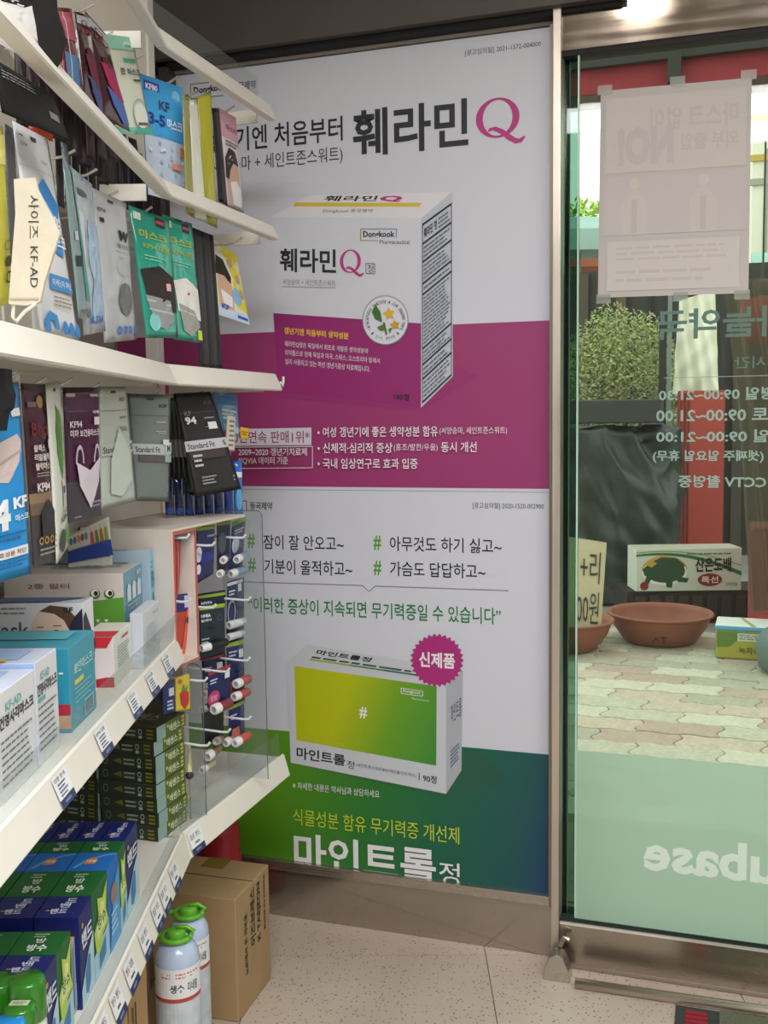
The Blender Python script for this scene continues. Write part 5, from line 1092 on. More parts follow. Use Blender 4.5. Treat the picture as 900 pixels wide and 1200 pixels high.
pack('label_card', 'narrow cream label hanging below the clear blue sachet', [(266, 486), (276, 487), (275, 529), (264, 528)], '#d6d2c4', lambda pr: pr.lines(0.2, 0.1, 0.8, 0.9, 6, '#7a766a'), z=2.30, dz=0.02, cat='label', group=None, header=False)
pack('price_tag', 'small yellow tag hanging at the shelf end before the magenta poster', [(281, 500), (292, 502), (291, 515), (282, 514)], '#d9a81c', lambda pr: pr.lines(0.15, 0.3, 0.85, 0.7, 2, '#7a4a10'), z=2.36, dz=0.01, cat='tag', group=None, header=False, thick=0.002)
GR = 'row of navy rounded blister packs under the black packs'
for i in range(8):
    x = 192+11.5*i; c = ('#141d44', '#16245a', '#1a2f6e', '#1d3c86')[min(3, i//2)]
    c = '#1f6fc4' if i == 7 else c; y0 = 560-(20 if i > 5 else 0)
    pack('blister_pack', f'navy rounded blister pack end under the black packs, {ORDW[i]} from the left' if i < 7 else 'bright blue rounded blister pack, rightmost in the row under the black packs', [(x, y0), (x+11, y0), (x+12.5, 604), (x+2, 604)], c, (lambda pr: (pr.ell(0.5, 0.3, 0.36, 0.2, '#5fa8d8', 14), pr.rect(0.1, 0.7, 0.9, 0.8, '#d9dde2'))) if i == 7 else (lambda pr: pr.ell(0.5, 0.12, 0.4, 0.10, '#2a4a9c', 14)), z=2.18+0.028*i, dz=0.01, thick=0.008, cat='blister pack', group=GR if i < 7 else None, rough=0.15, header=False)

# ================================================================ boxes standing on the shelves
def carton(u, name, label, s0, s1, b0, b1, z0, z1, cols, draw=None, cat='box', group=None, bevel=0.0012, gap=0.0006):
    """cols: side (towards the aisle), end (towards the camera), top; draw: {'side'|'end'|'top': function(print)}"""
    s0 += gap; s1 -= gap; z0 += 0.0003
    c = u.P((s0+s1)/2, (b0+b1)/2, z0); t = thing(name, label, cat, c, group)
    cs, ce, ct = [M(x, 0.42, 0, 0.02, 15) for x in cols]
    A = {'side': 0, 'end': 1}
    P = u.P; near_s, far_s = (s1, s0) if u is NU else (s0, s1)
    mb = MB()
    c0, c1, c2, c3 = P(near_s, b1, 0), P(near_s, b0, 0), P(far_s, b0, 0), P(far_s, b1, 0)   # ccw: left near, right near, right far, left far
    mb.hexa([c0+UP*z0, c1+UP*z0, c2+UP*z0, c3+UP*z0, c0+UP*z1, c1+UP*z1, c2+UP*z1, c3+UP*z1], ct, [None, ct, ce, cs, ce, cs])
    mb.build('box_body', parent=t, bevel=bevel)
    L, Wd, Hh = abs(s1-s0), b1-b0, z1-z0
    S_ = {'side': flat(c1+UP*z0, c2-c1, UP*Hh), 'end': flat(c0+UP*z0, c1-c0, UP*Hh), 'top': flat(c0+UP*z1, c1-c0, c3-c0)}
    if draw:
        pr = Print(None, 0.0006)
        for k, f in draw.items(): pr.fn = S_[k]; f(pr)
        pr.build('box_print', t)
    return t
def nspan(pn, pf, py, b):
    """near and far pixel columns of a side face (py: row of the far top corner) -> s0 (far), s1 (near), z"""
    s1, _ = NU.hit(pn, py, b); s0, z = NU.hit(pf, py, b); return s0, s1, z
Z3 = DECK[3]
W1, TEAL = '#dfe1e6', '#3f9db4'
def white_side(pr):
    pr.text('KF-AD', 0.22, 0.80, 0.62, 0.88, '#6fb0b4', 0.02); pr.text('건영사각마스크', 0.06, 0.66, 0.94, 0.78, '#2c2d33', 0.03); pr.lines(0.08, 0.12, 0.92, 0.58, 7, '#7b7e86', 0.35, 4)
def rainbow_top(pr):
    pr.rect(0, 0.2, 0.86, 0.9, '#9fb6e2'); pr.text('CE', 0.55, 0.3, 0.66, 0.5, '#4a5878', 0.02)
    for k, c in enumerate(('#c8384a', '#e08a3c', '#e6cf4a', '#8fbf5a')): pr.rect(0, 0.02+0.05*k, 0.8, 0.065+0.05*k, c)
s0, s1, z = nspan(39, 66, 759, 0.03)
sA = s0; carton(NU, 'mask_box', 'white mask box with rainbow striped top, second from the left on the middle shelf', s0, s1, 0.03, 0.22, Z3, z, (W1, '#9fb6e2', '#c4cfe4'), {'side': lambda p: (white_side(p), p.rect(0.08, 0.60, 0.40, 0.645, '#6fb0b4')), 'top': rainbow_top}, group='white rainbow topped mask boxes')
s0b, s1b, zb_ = nspan(-8, 39, 784, 0.03)
carton(NU, 'mask_box', 'white mask box with rainbow striped top at the left edge of the middle shelf', s1+0.001, s1b, 0.03, 0.22, Z3, zb_, (W1, '#9fb6e2', '#c4cfe4'), {'side': white_side, 'top': rainbow_top}, group='white rainbow topped mask boxes')
s0, s1, z = nspan(79, 110, 738, 0.032)
def teal_side(pr):
    pr.text('뽀얀마스크', 0.16, 0.64, 0.88, 0.78, '#d3eef2', 0.01); pr.rect(0.16, 0.515, 0.50, 0.575, '#d4d86a'); pr.lines(0.16, 0.28, 0.92, 0.50, 4, '#9bd2dc', 0.3, 5)
    for a, b_, c, e in ((0.5, 0.05, 0.86, 0.065), (0.5, 0.235, 0.86, 0.25), (0.5, 0.05, 0.53, 0.25), (0.83, 0.05, 0.86, 0.25)): pr.rect(a, b_, c, e, '#b5dfe6')
    pr.rect(0.58, 0.09, 0.78, 0.21, '#7e8f98')
carton(NU, 'mask_box', 'teal mask box standing beside the white rainbow topped boxes', s0, s1, 0.032, 0.235, Z3, z, (TEAL, '#2f93ac', '#3a9ab2'), {'side': teal_side, 'end': lambda p: (p.rect(0.90, 0.22, 1.0, 0.34, '#b5283a'), p.rect(0.90, 0.05, 1.0, 0.21, '#c99a7a'), p.rect(0.93, 0.70, 0.96, 0.72, '#d3eef2')), 'top': lambda p: p.rect(0.0, 0.45, 0.9, 0.9, '#58b0c4')})
# white mask box with the portrait, navy corner
zt3 = PZ(96, 701, 1.60).z
sB1 = NU.hit(96, 701, 0.062)[0]; sB0 = sB1-0.060
def duo_end(pr):
    f0 = pr.fn; pr.fn = lambda u, v, d: f0(u, 0.50+v*0.68, d)
    pr.text('mask', 0.28, 0.22, 0.60, 0.46, '#5a5a62', 0.01); pr.lines(0.30, 0.56, 0.60, 0.70, 2, '#8a8a90', 0.4, 3)
    pr.poly([(0.62, 0.0), (0.62, 0.42), (0.68, 0.62), (0.76, 0.68), (0.88, 0.60), (0.93, 0.30), (0.93, 0.0)], '#dcc0ac'); pr.poly([(0.68, 0.62), (0.76, 0.71), (0.88, 0.68), (0.97, 0.48), (0.97, 0.2), (0.93, 0.0), (0.905, 0.30), (0.86, 0.48), (0.79, 0.58)], '#57402c')
    pr.ell(0.685, 0.30, 0.02, 0.02, '#2a2220', 10); pr.ell(0.80, 0.32, 0.022, 0.02, '#2a2220', 10); pr.rect(0.66, 0.37, 0.71, 0.385, '#6a4f3e'); pr.rect(0.78, 0.39, 0.84, 0.405, '#6a4f3e')
    pr.fn = f0; pr.poly([(1.0, 0.30), (1.0, 0.95), (0.94, 0.86), (0.90, 0.76)], '#22243a'); pr.text('KF', 0.86, 0.90, 0.93, 0.96, '#22243a', 0.04)
def duo_side(pr):
    pr.poly([(0, 0.05), (0, 0.85), (0.2, 0.90), (1.0, 0.52), (0.7, 0.1)], '#22243a'); pr.text('DUO', 0.25, 0.46, 0.75, 0.58, '#e6e6ea', 0.04); pr.text('SHIELD', 0.2, 0.32, 0.95, 0.42, '#e6e6ea', 0.02)
carton(NU, 'mask_box', 'white mask box with a portrait and navy corner behind the teal box', sB0, sB1, 0.062, 0.27, Z3, zt3, ('#e3e3e8', '#d3d3d9', '#c3c6ce'), {'end': duo_end, 'side': duo_side, 'top': lambda p: p.poly([(0.35, 0.15), (0.30, 0.85), (0.98, 0.80), (0.75, 0.12)], '#4a5a8c')})
s0, s1, z = nspan(131.5, 153.5, 729, 0.035)
carton(NU, 'mask_box', 'white box with red bands beside the portrait mask box', s0, s1, 0.035, 0.088, Z3, z, ('#e0e2dc', '#d9cfd2', '#dedcd6'), {'end': lambda p: (p.poly([(0, 0.78), (0, 1.0), (1.0, 1.0), (0.8, 0.78)], '#c22a34'), p.poly([(0, 0), (0.75, 0.0), (0.75, 0.2), (0, 0.1)], '#a81e34'), p.rect(0.72, 0.0, 1.0, 0.20, '#a81e34')), 'side': lambda p: (p.rect(0.45, 0.83, 0.78, 0.88, '#c2404a'), p.lines(0.2, 0.3, 0.85, 0.75, 8, '#8a9490', 0.35, 7)), 'top': lambda p: p.rect(0, 0, 1, 0.35, '#c22a34')})
s0, s1, z = nspan(143.5, 165.5, 659, 0.055)
def croc(pr):
    pr.rect(0.62, 0.18, 1.0, 0.42, '#4a8a32'); pr.poly([(0.55, 0.30), (0.60, 0.60), (0.72, 0.70), (1.0, 0.74), (1.0, 0.30)], '#5c9a36')
    for x in (0.76, 0.88): pr.ell(x, 0.78, 0.045, 0.055, '#3f7a2c', 16); pr.ell(x, 0.79, 0.032, 0.042, '#e6eadf', 16); pr.ell(x+0.008, 0.785, 0.018, 0.028, '#1c1c1c', 12)
    for k in range(4): pr.poly([(0.62+0.07*k, 0.50), (0.655+0.07*k, 0.50), (0.637+0.07*k, 0.465)], '#e6eadf')
    pr.poly([(0.62, 0.04), (0.60, 0.32), (0.68, 0.40), (0.94, 0.40), (1.0, 0.30), (1.0, 0.04)], '#c07a34'); pr.poly([(0.93, 0.30), (1.0, 0.48), (1.0, 0.2)], '#d9b04a'); pr.text('2중 필터', 0.2, 0.84, 0.55, 0.90, '#8a4a34', 0.0)
def slate_side(pr):
    for k in range(3): pr.poly([(0.14+0.27*k, 0.66), (0.14+0.27*k, 0.80), (0.22+0.27*k, 0.86), (0.34+0.27*k, 0.82), (0.34+0.27*k, 0.66)], '#d3e2ec')
    for k in range(2): pr.poly([(0.25+0.35*k, 0.12), (0.25+0.35*k, 0.26), (0.34+0.35*k, 0.32), (0.46+0.35*k, 0.28), (0.46+0.35*k, 0.12)], '#d3e2ec')
    pr.text('KF', 0.68, 0.90, 0.88, 0.95, '#d3e2ec', 0.03); pr.lines(0.15, 0.55, 0.8, 0.64, 2, '#a9c6d6'); pr.text('대형', 0.30, 0.40, 0.70, 0.46, '#9fc0b0', 0.01); pr.rect(0.72, 0.34, 0.88, 0.38, '#d3e2ec')
t5 = carton(NU, 'mask_box', 'childrens mask box with green crocodile and orange animal print', s0, s1, 0.055, 0.265, Z3, z, ('#6f9db4', '#cfc9c6', '#c9c6c2'), {'end': croc, 'side': slate_side, 'top': lambda p: (p.lines(0.3, 0.4, 0.9, 0.7, 2, '#6d6a68'), p.rect(0.1, 0.85, 0.9, 0.95, '#7d8f9c'))})
sC = s0
carton(NU, 'mask_box', 'light blue topped mask box behind the crocodile print box', 0.004, sC-0.001, 0.04, 0.262, Z3, NU.hit(177, 644, 0.04)[1], ('#8cc6e6', '#9fb6c8', '#b9bec0'), {'side': lambda p: (p.text('KF94', 0.3, 0.6, 0.95, 0.78, '#3f7fae', 0.02), p.lines(0.2, 0.8, 0.7, 0.9, 2, '#5f9fce'), p.rect(0.55, 0.3, 0.75, 0.55, '#3a4a5a')), 'top': lambda p: (p.rect(0.0, 0.1, 0.8, 0.5, '#7fa0b8'), p.lines(0.1, 0.6, 0.7, 0.8, 1, '#8a5a40'))})
s0, s1, z = nspan(166, 186, 703, 0.016)
carton(NU, 'mask_box', 'small plain white box in front of the light blue topped box', max(s0, 0.003), s1, 0.016, 0.038, Z3, z, ('#d5dbe2', '#c4c9d4', '#cfcfd6'), {'side': lambda p: (p.text('마스크', 0.6, 0.82, 0.92, 0.88, '#8a9ab0', 0.01), p.lines(0.2, 0.3, 0.85, 0.7, 7, '#b5bfc9', 0.4, 2))})
# navy tray with a picture card, at the back
cdz = 1.88
tc = [PZ(79, 628, cdz-0.02), PZ(126, 606, cdz), PZ(133, 650, cdz), PZ(80, 660, cdz-0.02)]
tq = thing('display_card', 'picture display card with navy base standing behind the crocodile print box', 'display', Vector((((tc[2]+tc[3])/2).x, ((tc[2]+tc[3])/2).y, Z3)))
tf = quadsurf(*tc); mb = MB(); low = [Vector((p.x, p.y, Z3+0.001)) for p in (tc[3], tc[2])]
mb.hexa([low[0]+Fh*0.012, low[1]+Fh*0.012, low[1], low[0], tc[0]+Fh*0.012, tc[1]+Fh*0.012, tc[1], tc[0]][0:8], M('#d3d6d0', 0.5)); mb.build('card', parent=tq)
pr = Print(lambda u, v, d: tf(u, v, abs(d))-Fh*0.002, 0.001)
pr.rect(0, 0, 1, 0.42, '#1d3c9a'); pr.rect(0.02, 0.45, 0.98, 0.95, '#c9cfc6')
for k, c in enumerate(('#3f8f4a', '#3a6ac4', '#d98a2c', '#a83a6a', '#3f9a9a')): pr.ell(0.09+0.09*k, 0.74, 0.04, 0.13, c, 12)
for k, c in enumerate(('#c2405a', '#4a8a3a', '#b0643a', '#8a9a3a')): pr.poly([(0.54+0.11*k, 0.45), (0.55+0.11*k, 0.75), (0.58+0.11*k, 0.92), (0.62+0.11*k, 0.75), (0.63+0.11*k, 0.45)], c); pr.ell(0.58+0.11*k, 0.85, 0.025, 0.07, '#d9b494', 10)
pr.build('card_print', tq)
GT = 'small teal plastic clips on the light blue topped box'

# ---------------------------------------------------------------- lowest shelf of the near unit
Z4 = DECK[4]; ZT = NU.hit(107, 1050, 0.028)[1]
def sx_(px, py): return NU.hitz(px, py, ZT)[0]
rows = []
S_ = {k: NU.hit(x, y, 0.028)[0] for k, (x, y) in {'g1': (50, 1132), 'g0': (65, 1110), 'f0': (82, 1084), 'e1': (92, 1078), 'e0': (107, 1050), 'd0': (125, 1022), 'c0': (138, 998), 'b0': (146, 985), 'a0': (160, 961)}.items()}
print('S4', {k: round(v, 3) for k, v in S_.items()}, ZT)
NAVY, GRN, SKY = '#141f66', '#14602c', '#1c6cc0'
def navy_draw(lab):
    def top(pr): pr.text(lab, 0.28, 0.16, 0.66, 0.40, '#c9cfe6', 0.03); pr.text(lab[0], 0.42, 0.44, 0.66, 0.66, '#c9cfe6', 0.02); pr.text(lab[-1], 0.5, 0.68, 0.74, 0.88, '#c9cfe6', 0.02); pr.ell(0.22, 0.30, 0.05, 0.03, '#c98a5a', 8)
    def side(pr):
        pr.poly([(0, 0), (1, 0), (1, 0.62), (0.6, 0.50), (0.0, 0.20)], '#b5d3e2'); pr.poly([(0.30, 0.10), (0.28, 0.30), (0.55, 0.46), (0.72, 0.44), (0.70, 0.16), (0.5, 0.06)], '#3f7fae'); pr.text(lab, 0.12, 0.60, 0.92, 0.80, '#dde2f0', 0.03); pr.ell(0.2, 0.86, 0.07, 0.03, '#d99a5a', 8)
    return {'top': top, 'side': side, 'end': lambda p: (p.text(lab, 0.2, 0.6, 0.8, 0.85, '#c9cfe6', 0.02), p.rect(0.1, 0.05, 0.9, 0.3, '#8fb0c8'))}
def green_draw(lab):
    def top(pr): pr.text(lab, 0.30, 0.14, 0.72, 0.42, '#dce6dc', 0.03); pr.text(lab[0], 0.40, 0.48, 0.62, 0.68, '#dce6dc', 0.01); pr.lines(0.3, 0.70, 0.62, 0.9, 2, '#b5cdb8', 0.4, 1)
    def side(pr):
        pr.poly([(0, 0), (1, 0), (1, 0.42), (0, 0.30)], '#a9cfe0'); pr.poly([(0.15, 0.30), (0.05, 0.55), (0.35, 0.66), (0.30, 0.88), (0.62, 0.80), (0.95, 0.92), (0.82, 0.62), (0.98, 0.44), (0.6, 0.40), (0.45, 0.22)], '#b9d45a'); pr.poly([(0.25, 0.42), (0.2, 0.56), (0.45, 0.64), (0.5, 0.78), (0.75, 0.74), (0.7, 0.56), (0.8, 0.46), (0.5, 0.46)], '#dbe6a0'); pr.text(lab, 0.28, 0.50, 0.78, 0.66, '#1f5a2c', 0.02); pr.poly([(0.30, 0.06), (0.30, 0.24), (0.75, 0.34), (0.75, 0.12)], '#3f7fae')
    return {'top': top, 'side': side, 'end': lambda p: (p.text(lab, 0.2, 0.6, 0.8, 0.85, '#dce6dc', 0.02), p.rect(0.1, 0.05, 0.9, 0.35, '#9cc06a'))}
def sky_draw(_):
    def top(pr): pr.poly([(0.1, 0.15), (0.3, 0.55), (0.7, 0.85), (1, 0.95), (1, 0.88), (0.72, 0.78), (0.36, 0.5), (0.18, 0.12)], '#5fa6e0'); pr.poly([(0.34, 0.30), (0.30, 0.55), (0.48, 0.75), (0.62, 0.60), (0.60, 0.34)], '#b5825a'); pr.text('대형', 0.36, 0.42, 0.60, 0.58, '#e6d4c4', 0.03)
    return {'top': top, 'side': lambda p: (p.poly([(0, 0), (1, 0), (1, 0.9), (0.5, 0.7)], '#4f9fdc'), p.ell(0.5, 0.62, 0.3, 0.12, '#9c7a6a', 16), p.lines(0.2, 0.15, 0.8, 0.45, 4, '#bcdcf0'))}
GBX = 'boxes packed in rows on the lowest shelf'
COLN = ['front edge', 'second file from the front edge', 'third file from the front edge', 'backmost file']
bcols = [(0.028, 0.090), (0.092, 0.154), (0.156, 0.218), (0.220, 0.282)]
ROW = [('navy', NAVY, S_['g0'], S_['g1']+0.0, 'nearest navy row', navy_draw), ('green', GRN, S_['f0'], S_['g0'], 'nearest green row', green_draw), ('navy', NAVY, S_['e0'], S_['e1'], 'middle navy row', navy_draw), ('green', GRN, S_['d0'], S_['e0'], 'middle green row', green_draw), ('sky blue', SKY, S_['c0'], S_['d0'], 'sky blue row', sky_draw), ('green', GRN, S_['b0'], S_['c0'], 'farthest green row', green_draw), ('navy', NAVY, S_['a0'], S_['b0'], 'farthest navy row', navy_draw)]
for cn, col, sa, sb, rn, fn_ in ROW:
    lab = '밴드' if cn == 'navy' else '방수'
    cols_ = bcols if rn != 'farthest navy row' else [(0.028+0.042*k, 0.068+0.042*k) for k in range(6)]
    for k, (b0, b1) in enumerate(cols_):
        where = COLN[k] if len(cols_) == 4 else ['front edge', 'second file', 'third file', 'fourth file', 'fifth file', 'backmost file'][k]
        if cn == 'sky blue' and k > 2: continue
        carton(NU, 'medicine_box', f'{cn} box in the {rn}, {where}', sa, sb, b0, b1, Z4, ZT, (col, col, col), fn_(lab), group=GBX, bevel=0.0)
# upright grey carton seen in the gap
s1g, s0g = NU.hit(82, 1116, 0.035)[0], NU.hit(91, 1100, 0.035)[0]
carton(NU, 'medicine_box', 'pale grey upright carton in the gap between nearest green and middle navy boxes', s0g+0.001, s1g-0.002, 0.035, 0.10, Z4, ZT-0.028, ('#aab4be', '#9fa9b5', '#c0a04a'), {'side': lambda p: (p.rect(0.15, 0.1, 0.3, 0.9, '#7a8490'), p.rect(0.75, 0.1, 0.85, 0.6, '#b54a4a')), 'end': lambda p: p.lines(0.1, 0.2, 0.9, 0.8, 5, '#7a8490')})
# spray bottles with green caps and a blue cap
def spray(label, px, py, r, ztop, capc, body, sticker=False, ch=0.05):
    c = PH(px, py, ztop); o = Vector((c.x, c.y, Z4+0.0005)); t = thing('spray_bottle', label, 'bottle', o, 'capped spray bottles at the near end of the lowest shelf')
    h = ztop-Z4
    MB().lathe(o, [(0, 0), (r*0.93, 0), (r*0.97, 0.006), (r*0.97, h-ch-0.008), (r*0.8, h-ch-0.002)], M(body, 0.3), 32).build('bottle_body', parent=t, smooth=True)
    MB().lathe(o, [(r*0.98, h-ch), (r, h-ch+0.002), (r, h-0.010), (r*0.95, h-0.003), (r*0.84, h), (0, h)], M(capc, 0.22, coat=0.5), 36).build('cap', parent=t, smooth=True)
    A0 = math.atan2(-o.y, -o.x)
    def lf(u, v, d): a = A0-1.0+2.2*u; return o+Vector(((r*0.97+d)*math.cos(a), (r*0.97+d)*math.sin(a), (h-ch-0.01)*v))
    pr = Print(lf, 0.0006, 0, 12, 1); pr.rect(0.0, 0.1, 1, 0.95, '#c9d6c4'); pr.rect(0, 0.3, 1, 0.6, '#3f8a3a'); pr.build('bottle_label', t)
    if sticker:
        f = flat(o+UP*(h+0.0005)-Vector((r*0.55, r*0.35, 0)), Vector((r*1.1, r*0.35, 0)), Vector((-r*0.15, r*0.55, 0))); pr = Print(f, 0.0006); pr.rect(0, 0, 1, 1, '#c9d0b8'); pr.lines(0.12, 0.2, 0.9, 0.8, 2, '#3a4a3a', 0.5); pr.build('price_sticker', t)
CG = '#2c7a1c'
spray('green capped spray bottle, tallest, right beside the nearest navy box', 31, 1146, 0.0225, ZT+0.008, CG, '#d3dcd0')
spray('green capped spray bottle cut by the left edge of the photo', -3, 1148, 0.0215, ZT+0.006, CG, '#d3dcd0')
spray('green capped spray bottle with a white price sticker on its cap', 23, 1178, 0.0195, ZT-0.008, '#2f7a22', '#cfe0cc', True)
spray('blue capped bottle at the lower left corner', 9, 1197, 0.0205, ZT-0.012, '#1f8fe0', '#dfe6ea')

# stacked flat boxes at the joint, on the far unit
sn, zst = FU.hit(181, 853, 0.035); sf_, _ = FU.hit(215, 833, 0.035)
DG = '#26352a'; hb_ = (zst-Z4)/8
def dye_side(pr):
    pr.rect(0, 0, 0.30, 1, '#8ba9a6'); pr.rect(0.30, 0, 1, 1, '#54672c'); pr.text('에센스', 0.42, 0.18, 0.80, 0.74, '#d3dac0', 0.02); pr.ell(0.37, 0.7, 0.03, 0.14, '#c9c23a', 8)
    for k in range(3): pr.rect(0.86, 0.14+0.28*k, 0.95, 0.32+0.28*k, '#c2bf4a')
def dye_end(pr):
    pr.rect(0.80, 0.1, 0.97, 0.9, '#2a2e18')
    for k in range(3): pr.rect(0.83, 0.16+0.27*k, 0.94, 0.28+0.27*k, '#7d7a20')
    pr.lines(0.45, 0.2, 0.65, 0.8, 2, '#9aa090', 0.45, 3); pr.ell(0.72, 0.62, 0.035, 0.2, '#aab0a4', 14, 0.3); pr.rect(0.69, 0.15, 0.75, 0.35, '#aab0a4'); pr.poly([(0.25, 0.5), (0.40, 0.75), (0.42, 0.3)], '#6d6a20'); pr.ell(0.12, 0.5, 0.045, 0.28, '#8a9290', 14, 0.15)
rnd = random.Random(11)
ORD = ['lowest', 'second from the bottom', 'third from the bottom', 'fourth from the bottom', 'fifth from the bottom', 'sixth from the bottom', 'seventh from the bottom', 'topmost']
for c, (b0, b1, tl_) in enumerate(((0.035, 0.162, 'front stack by the lip balms'), (0.170, 0.296, 'rear stack'))):
    for k in range(8):
        o_ = rnd.uniform(-0.004, 0.004); tw = rnd.uniform(-0.003, 0.003)
        carton(FU, 'hair_dye_box', f'dark green flat box, {ORD[k]}, {tl_}', sn+o_, sf_+o_, b0+tw, b1+tw, Z4+k*hb_, Z4+(k+1)*hb_-0.0006, ('#44581f', DG, '#4a4f3a'), {'side': dye_side, 'end': dye_end, **({'top': lambda p: (p.text('에센스', 0.2, 0.3, 0.8, 0.7, '#b5b8a0', 0.02), p.rect(0.1, 0.05, 0.6, 0.2, '#7d7a20'))} if k == 7 else {})}, group='dark green flat boxes in stacks', bevel=0.0)

# ---------------------------------------------------------------- lip balm cabinet on the far unit
s_c0, z_ct = FU.hit(199.5, 621, 0.0); s_c1, _ = FU.hit(287, 603, 0.0); _, z_cb = FU.hit(207, 779, 0.0); s_dv, _ = FU.hit(231, 700, 0.0)
cab = thing('display_cabinet', 'white open display cabinet with pink edges holding lip balm cards', 'cabinet', FU.P((s_c0+s_c1)/2, 0.12, Z4))
CW = M('#d6cfc6', 0.5, 0, 0.02, 10); PK = M('#d6ccc4', 0.5); RD = M('#b0605c', 0.5)
def cb(name, s0, s1, b0, b1, z0, z1, mat, **k): mb = MB(); FU.box(mb, s0, s1, b0, b1, z0, z1, mat); return mb.build(name, parent=cab, **k)
cb('side_panel', s_c0, s_c0+0.006, 0.0, 0.20, z_cb-0.01, z_ct, CW); cb('top_panel', s_c0+0.006, s_c1, 0.0, 0.20, z_ct-0.006, z_ct, CW)
cb('back_panel', s_c0+0.0, s_c1, 0.201, 0.206, Z4, z_ct, M('#3a3836', 0.7)); cb('edge_strip', s_c0-0.001, s_c0+0.004, -0.0025, -0.0002, z_cb-0.01, z_ct, M('#e3c3b8', 0.5)); cb('edge_strip', s_c0+0.004, s_c0+0.30, -0.0025, -0.0002, z_ct-0.004, z_ct, M('#e3d0c6', 0.5)); cb('edge_strip', s_c0+0.004, s_c0+0.007, -0.004, -0.0025, z_cb-0.01, z_ct-0.004, RD)
cb('divider', s_dv, s_dv+0.004, 0.004, 0.20, z_cb, z_ct-0.007, PK); cb('edge_strip', s_dv+0.002, s_dv+0.004, 0.0, 0.0036, z_cb, z_ct-0.007, RD); cb('bottom_panel', s_c0+0.006, s_dv, 0.0, 0.20, z_cb-0.008, z_cb, PK); cb('edge_strip', s_c0+0.006, s_dv, -0.003, -0.0003, z_cb-0.008, z_cb-0.004, RD)
cb('header_strip', s_c0+0.008, s_dv, -0.002, -0.0003, z_ct-0.012, z_ct-0.006, RD)
cb('foot_post', s_c1-0.03, s_c1-0.01, 0.15, 0.19, Z4, z_ct-0.01, CW)
# clear side sheets with rounded corners
def sheet(name, u, s, b0, b1, z0, z1, r=0.02):
    p = [(b0, z0), (b1, z0), (b1, z1-r)]+[(b1-math.copysign(r, b1-b0)*(1-math.cos(a)), z1-r+r*math.sin(a)) for a in [i*math.pi/12 for i in range(1, 6)]]+[(b1-math.copysign(r, b1-b0), z1), (b0, z1)]
    mb = MB(); mb.prism([u.P(s, b, z) for b, z in p], Vector((0, 0, 0)), u.a*0.002, CLEAR)
    for i in range(1, len(p)-1): pass
    o = mb.build(name, parent=cab)
    mb = MB(); mb.tube([u.P(s+0.001, b, z) for b, z in p[1:-1]]+[u.P(s+0.001, b0, z1)], 0.0011, glassy('sheet_edge', '#9aa4a4', 0.1, 0.2, '#c9d2d2', 0.1), 5); mb.build('sheet_edge', parent=cab); return o
sheet('clear_side', FU, s_c1+0.002, 0.06, -0.040, Z4+0.012, z_ct+0.008, 0.012)
sheet('clear_side', FU, FU.hit(236, 850, 0.0)[0], 0.055, -0.005, Z4+0.012, FU.hit(225, 783, 0.0)[1], 0.018)
# hooks of the cabinet: white plastic arms, base px -> tip px
WHK = M('#dfe3ea', 0.35)
for a, b in (((204, 629), (222, 629)), ((231, 639), (252, 638)), ((268, 632), (288, 629)), ((208, 704), (224, 704)), ((240, 715), (253, 711)), ((273, 703), (294, 702)), ((207, 798), (243, 797)), ((255, 787), (269, 786)), ((274, 774), (293, 773)), ((218, 874), (246, 873)), ((217, 858), (270, 857)), ((277, 843), (294, 842))):
    zz = zmid(a[0], a[1], 0.08, FU); B_ = PZ(b[0], b[1], zmid(b[0], b[1], -0.02, FU)); A_ = B_+PERP2*0.19+Vector((0, 0, 0.004)); 
    mb = MB(); mb.tube([A_, B_+PERP2*0.02-UP*0.003, B_+PERP2*0.006-UP*0.002, B_+UP*0.005], 0.0026, WHK, 6); mb.build('plastic_hook', parent=cab)

def card(label, quad, col, draw=None, z=None, b=0.03, dz=0.05, group='lip balm cards hanging in the cabinet', name='lip_balm_card', thick=0.0015, cat='lip balm', rough=0.4, tubes=(), parts='balm_tube'):
    """blister card; tubes: (near end px, far end px, radius, body colour, cap colour)"""
    cx = sum(p[0] for p in quad)/4; cy = sum(p[1] for p in quad)/4
    t = pack(name, label, quad, col, draw, z=z if z else zmid(cx, cy, b, FU), dz=dz, thick=thick, group=group, cat=cat, rough=rough, crumple=0.0003, header=False)
    zz = z if z else zmid(cx, cy, b, FU)
    for (a, e, r, c1, c2) in tubes:
        z1 = zz-0.035; A_ = PZ(a[0], a[1], z1); E_ = PZ(e[0], e[1], z1+0.05); v = (E_-A_).normalized(); Ln = max((E_-A_).length, 0.03)
        mb = MB(); mb.lathe(A_, [(0, 0), (r*0.55, 0), (r*0.62, -0.0008), (r*0.85, -0.0008), (r, 0.002), (r, Ln*0.32)], c2, 18, v, mats=['#9aa0a4', c2, c2, c2, c2]); mb.build('tube_cap', parent=t, smooth=True)
        mb = MB(); mb.lathe(A_, [(r*0.96, Ln*0.32), (r*0.96, Ln-0.002), (r*0.8, Ln), (0, Ln)], c1, 18, v); mb.build(parts, parent=t, smooth=True)
    return t
NV, WC, RT = '#1a2158', '#d9dadc', '#b5504a'
def nivea(pr): pr.rect(0.0, 0.88, 1, 0.96, '#8fae3a'); pr.text('NIVEA', 0.12, 0.68, 0.6, 0.76, '#cfd4e2', 0.03); pr.ell(0.75, 0.70, 0.12, 0.05, '#2a3478', 14)
card('red lip tubes on a card in the left compartment, upper hook', [(201, 628), (212, 630), (208, 704), (203, 706)], '#a83c38', lambda p: (p.rect(0, 0.93, 1, 1, '#3a2a6a'), p.rect(0.3, 0.05, 0.45, 0.9, '#c4605a')), dz=0.03, thick=0.006)
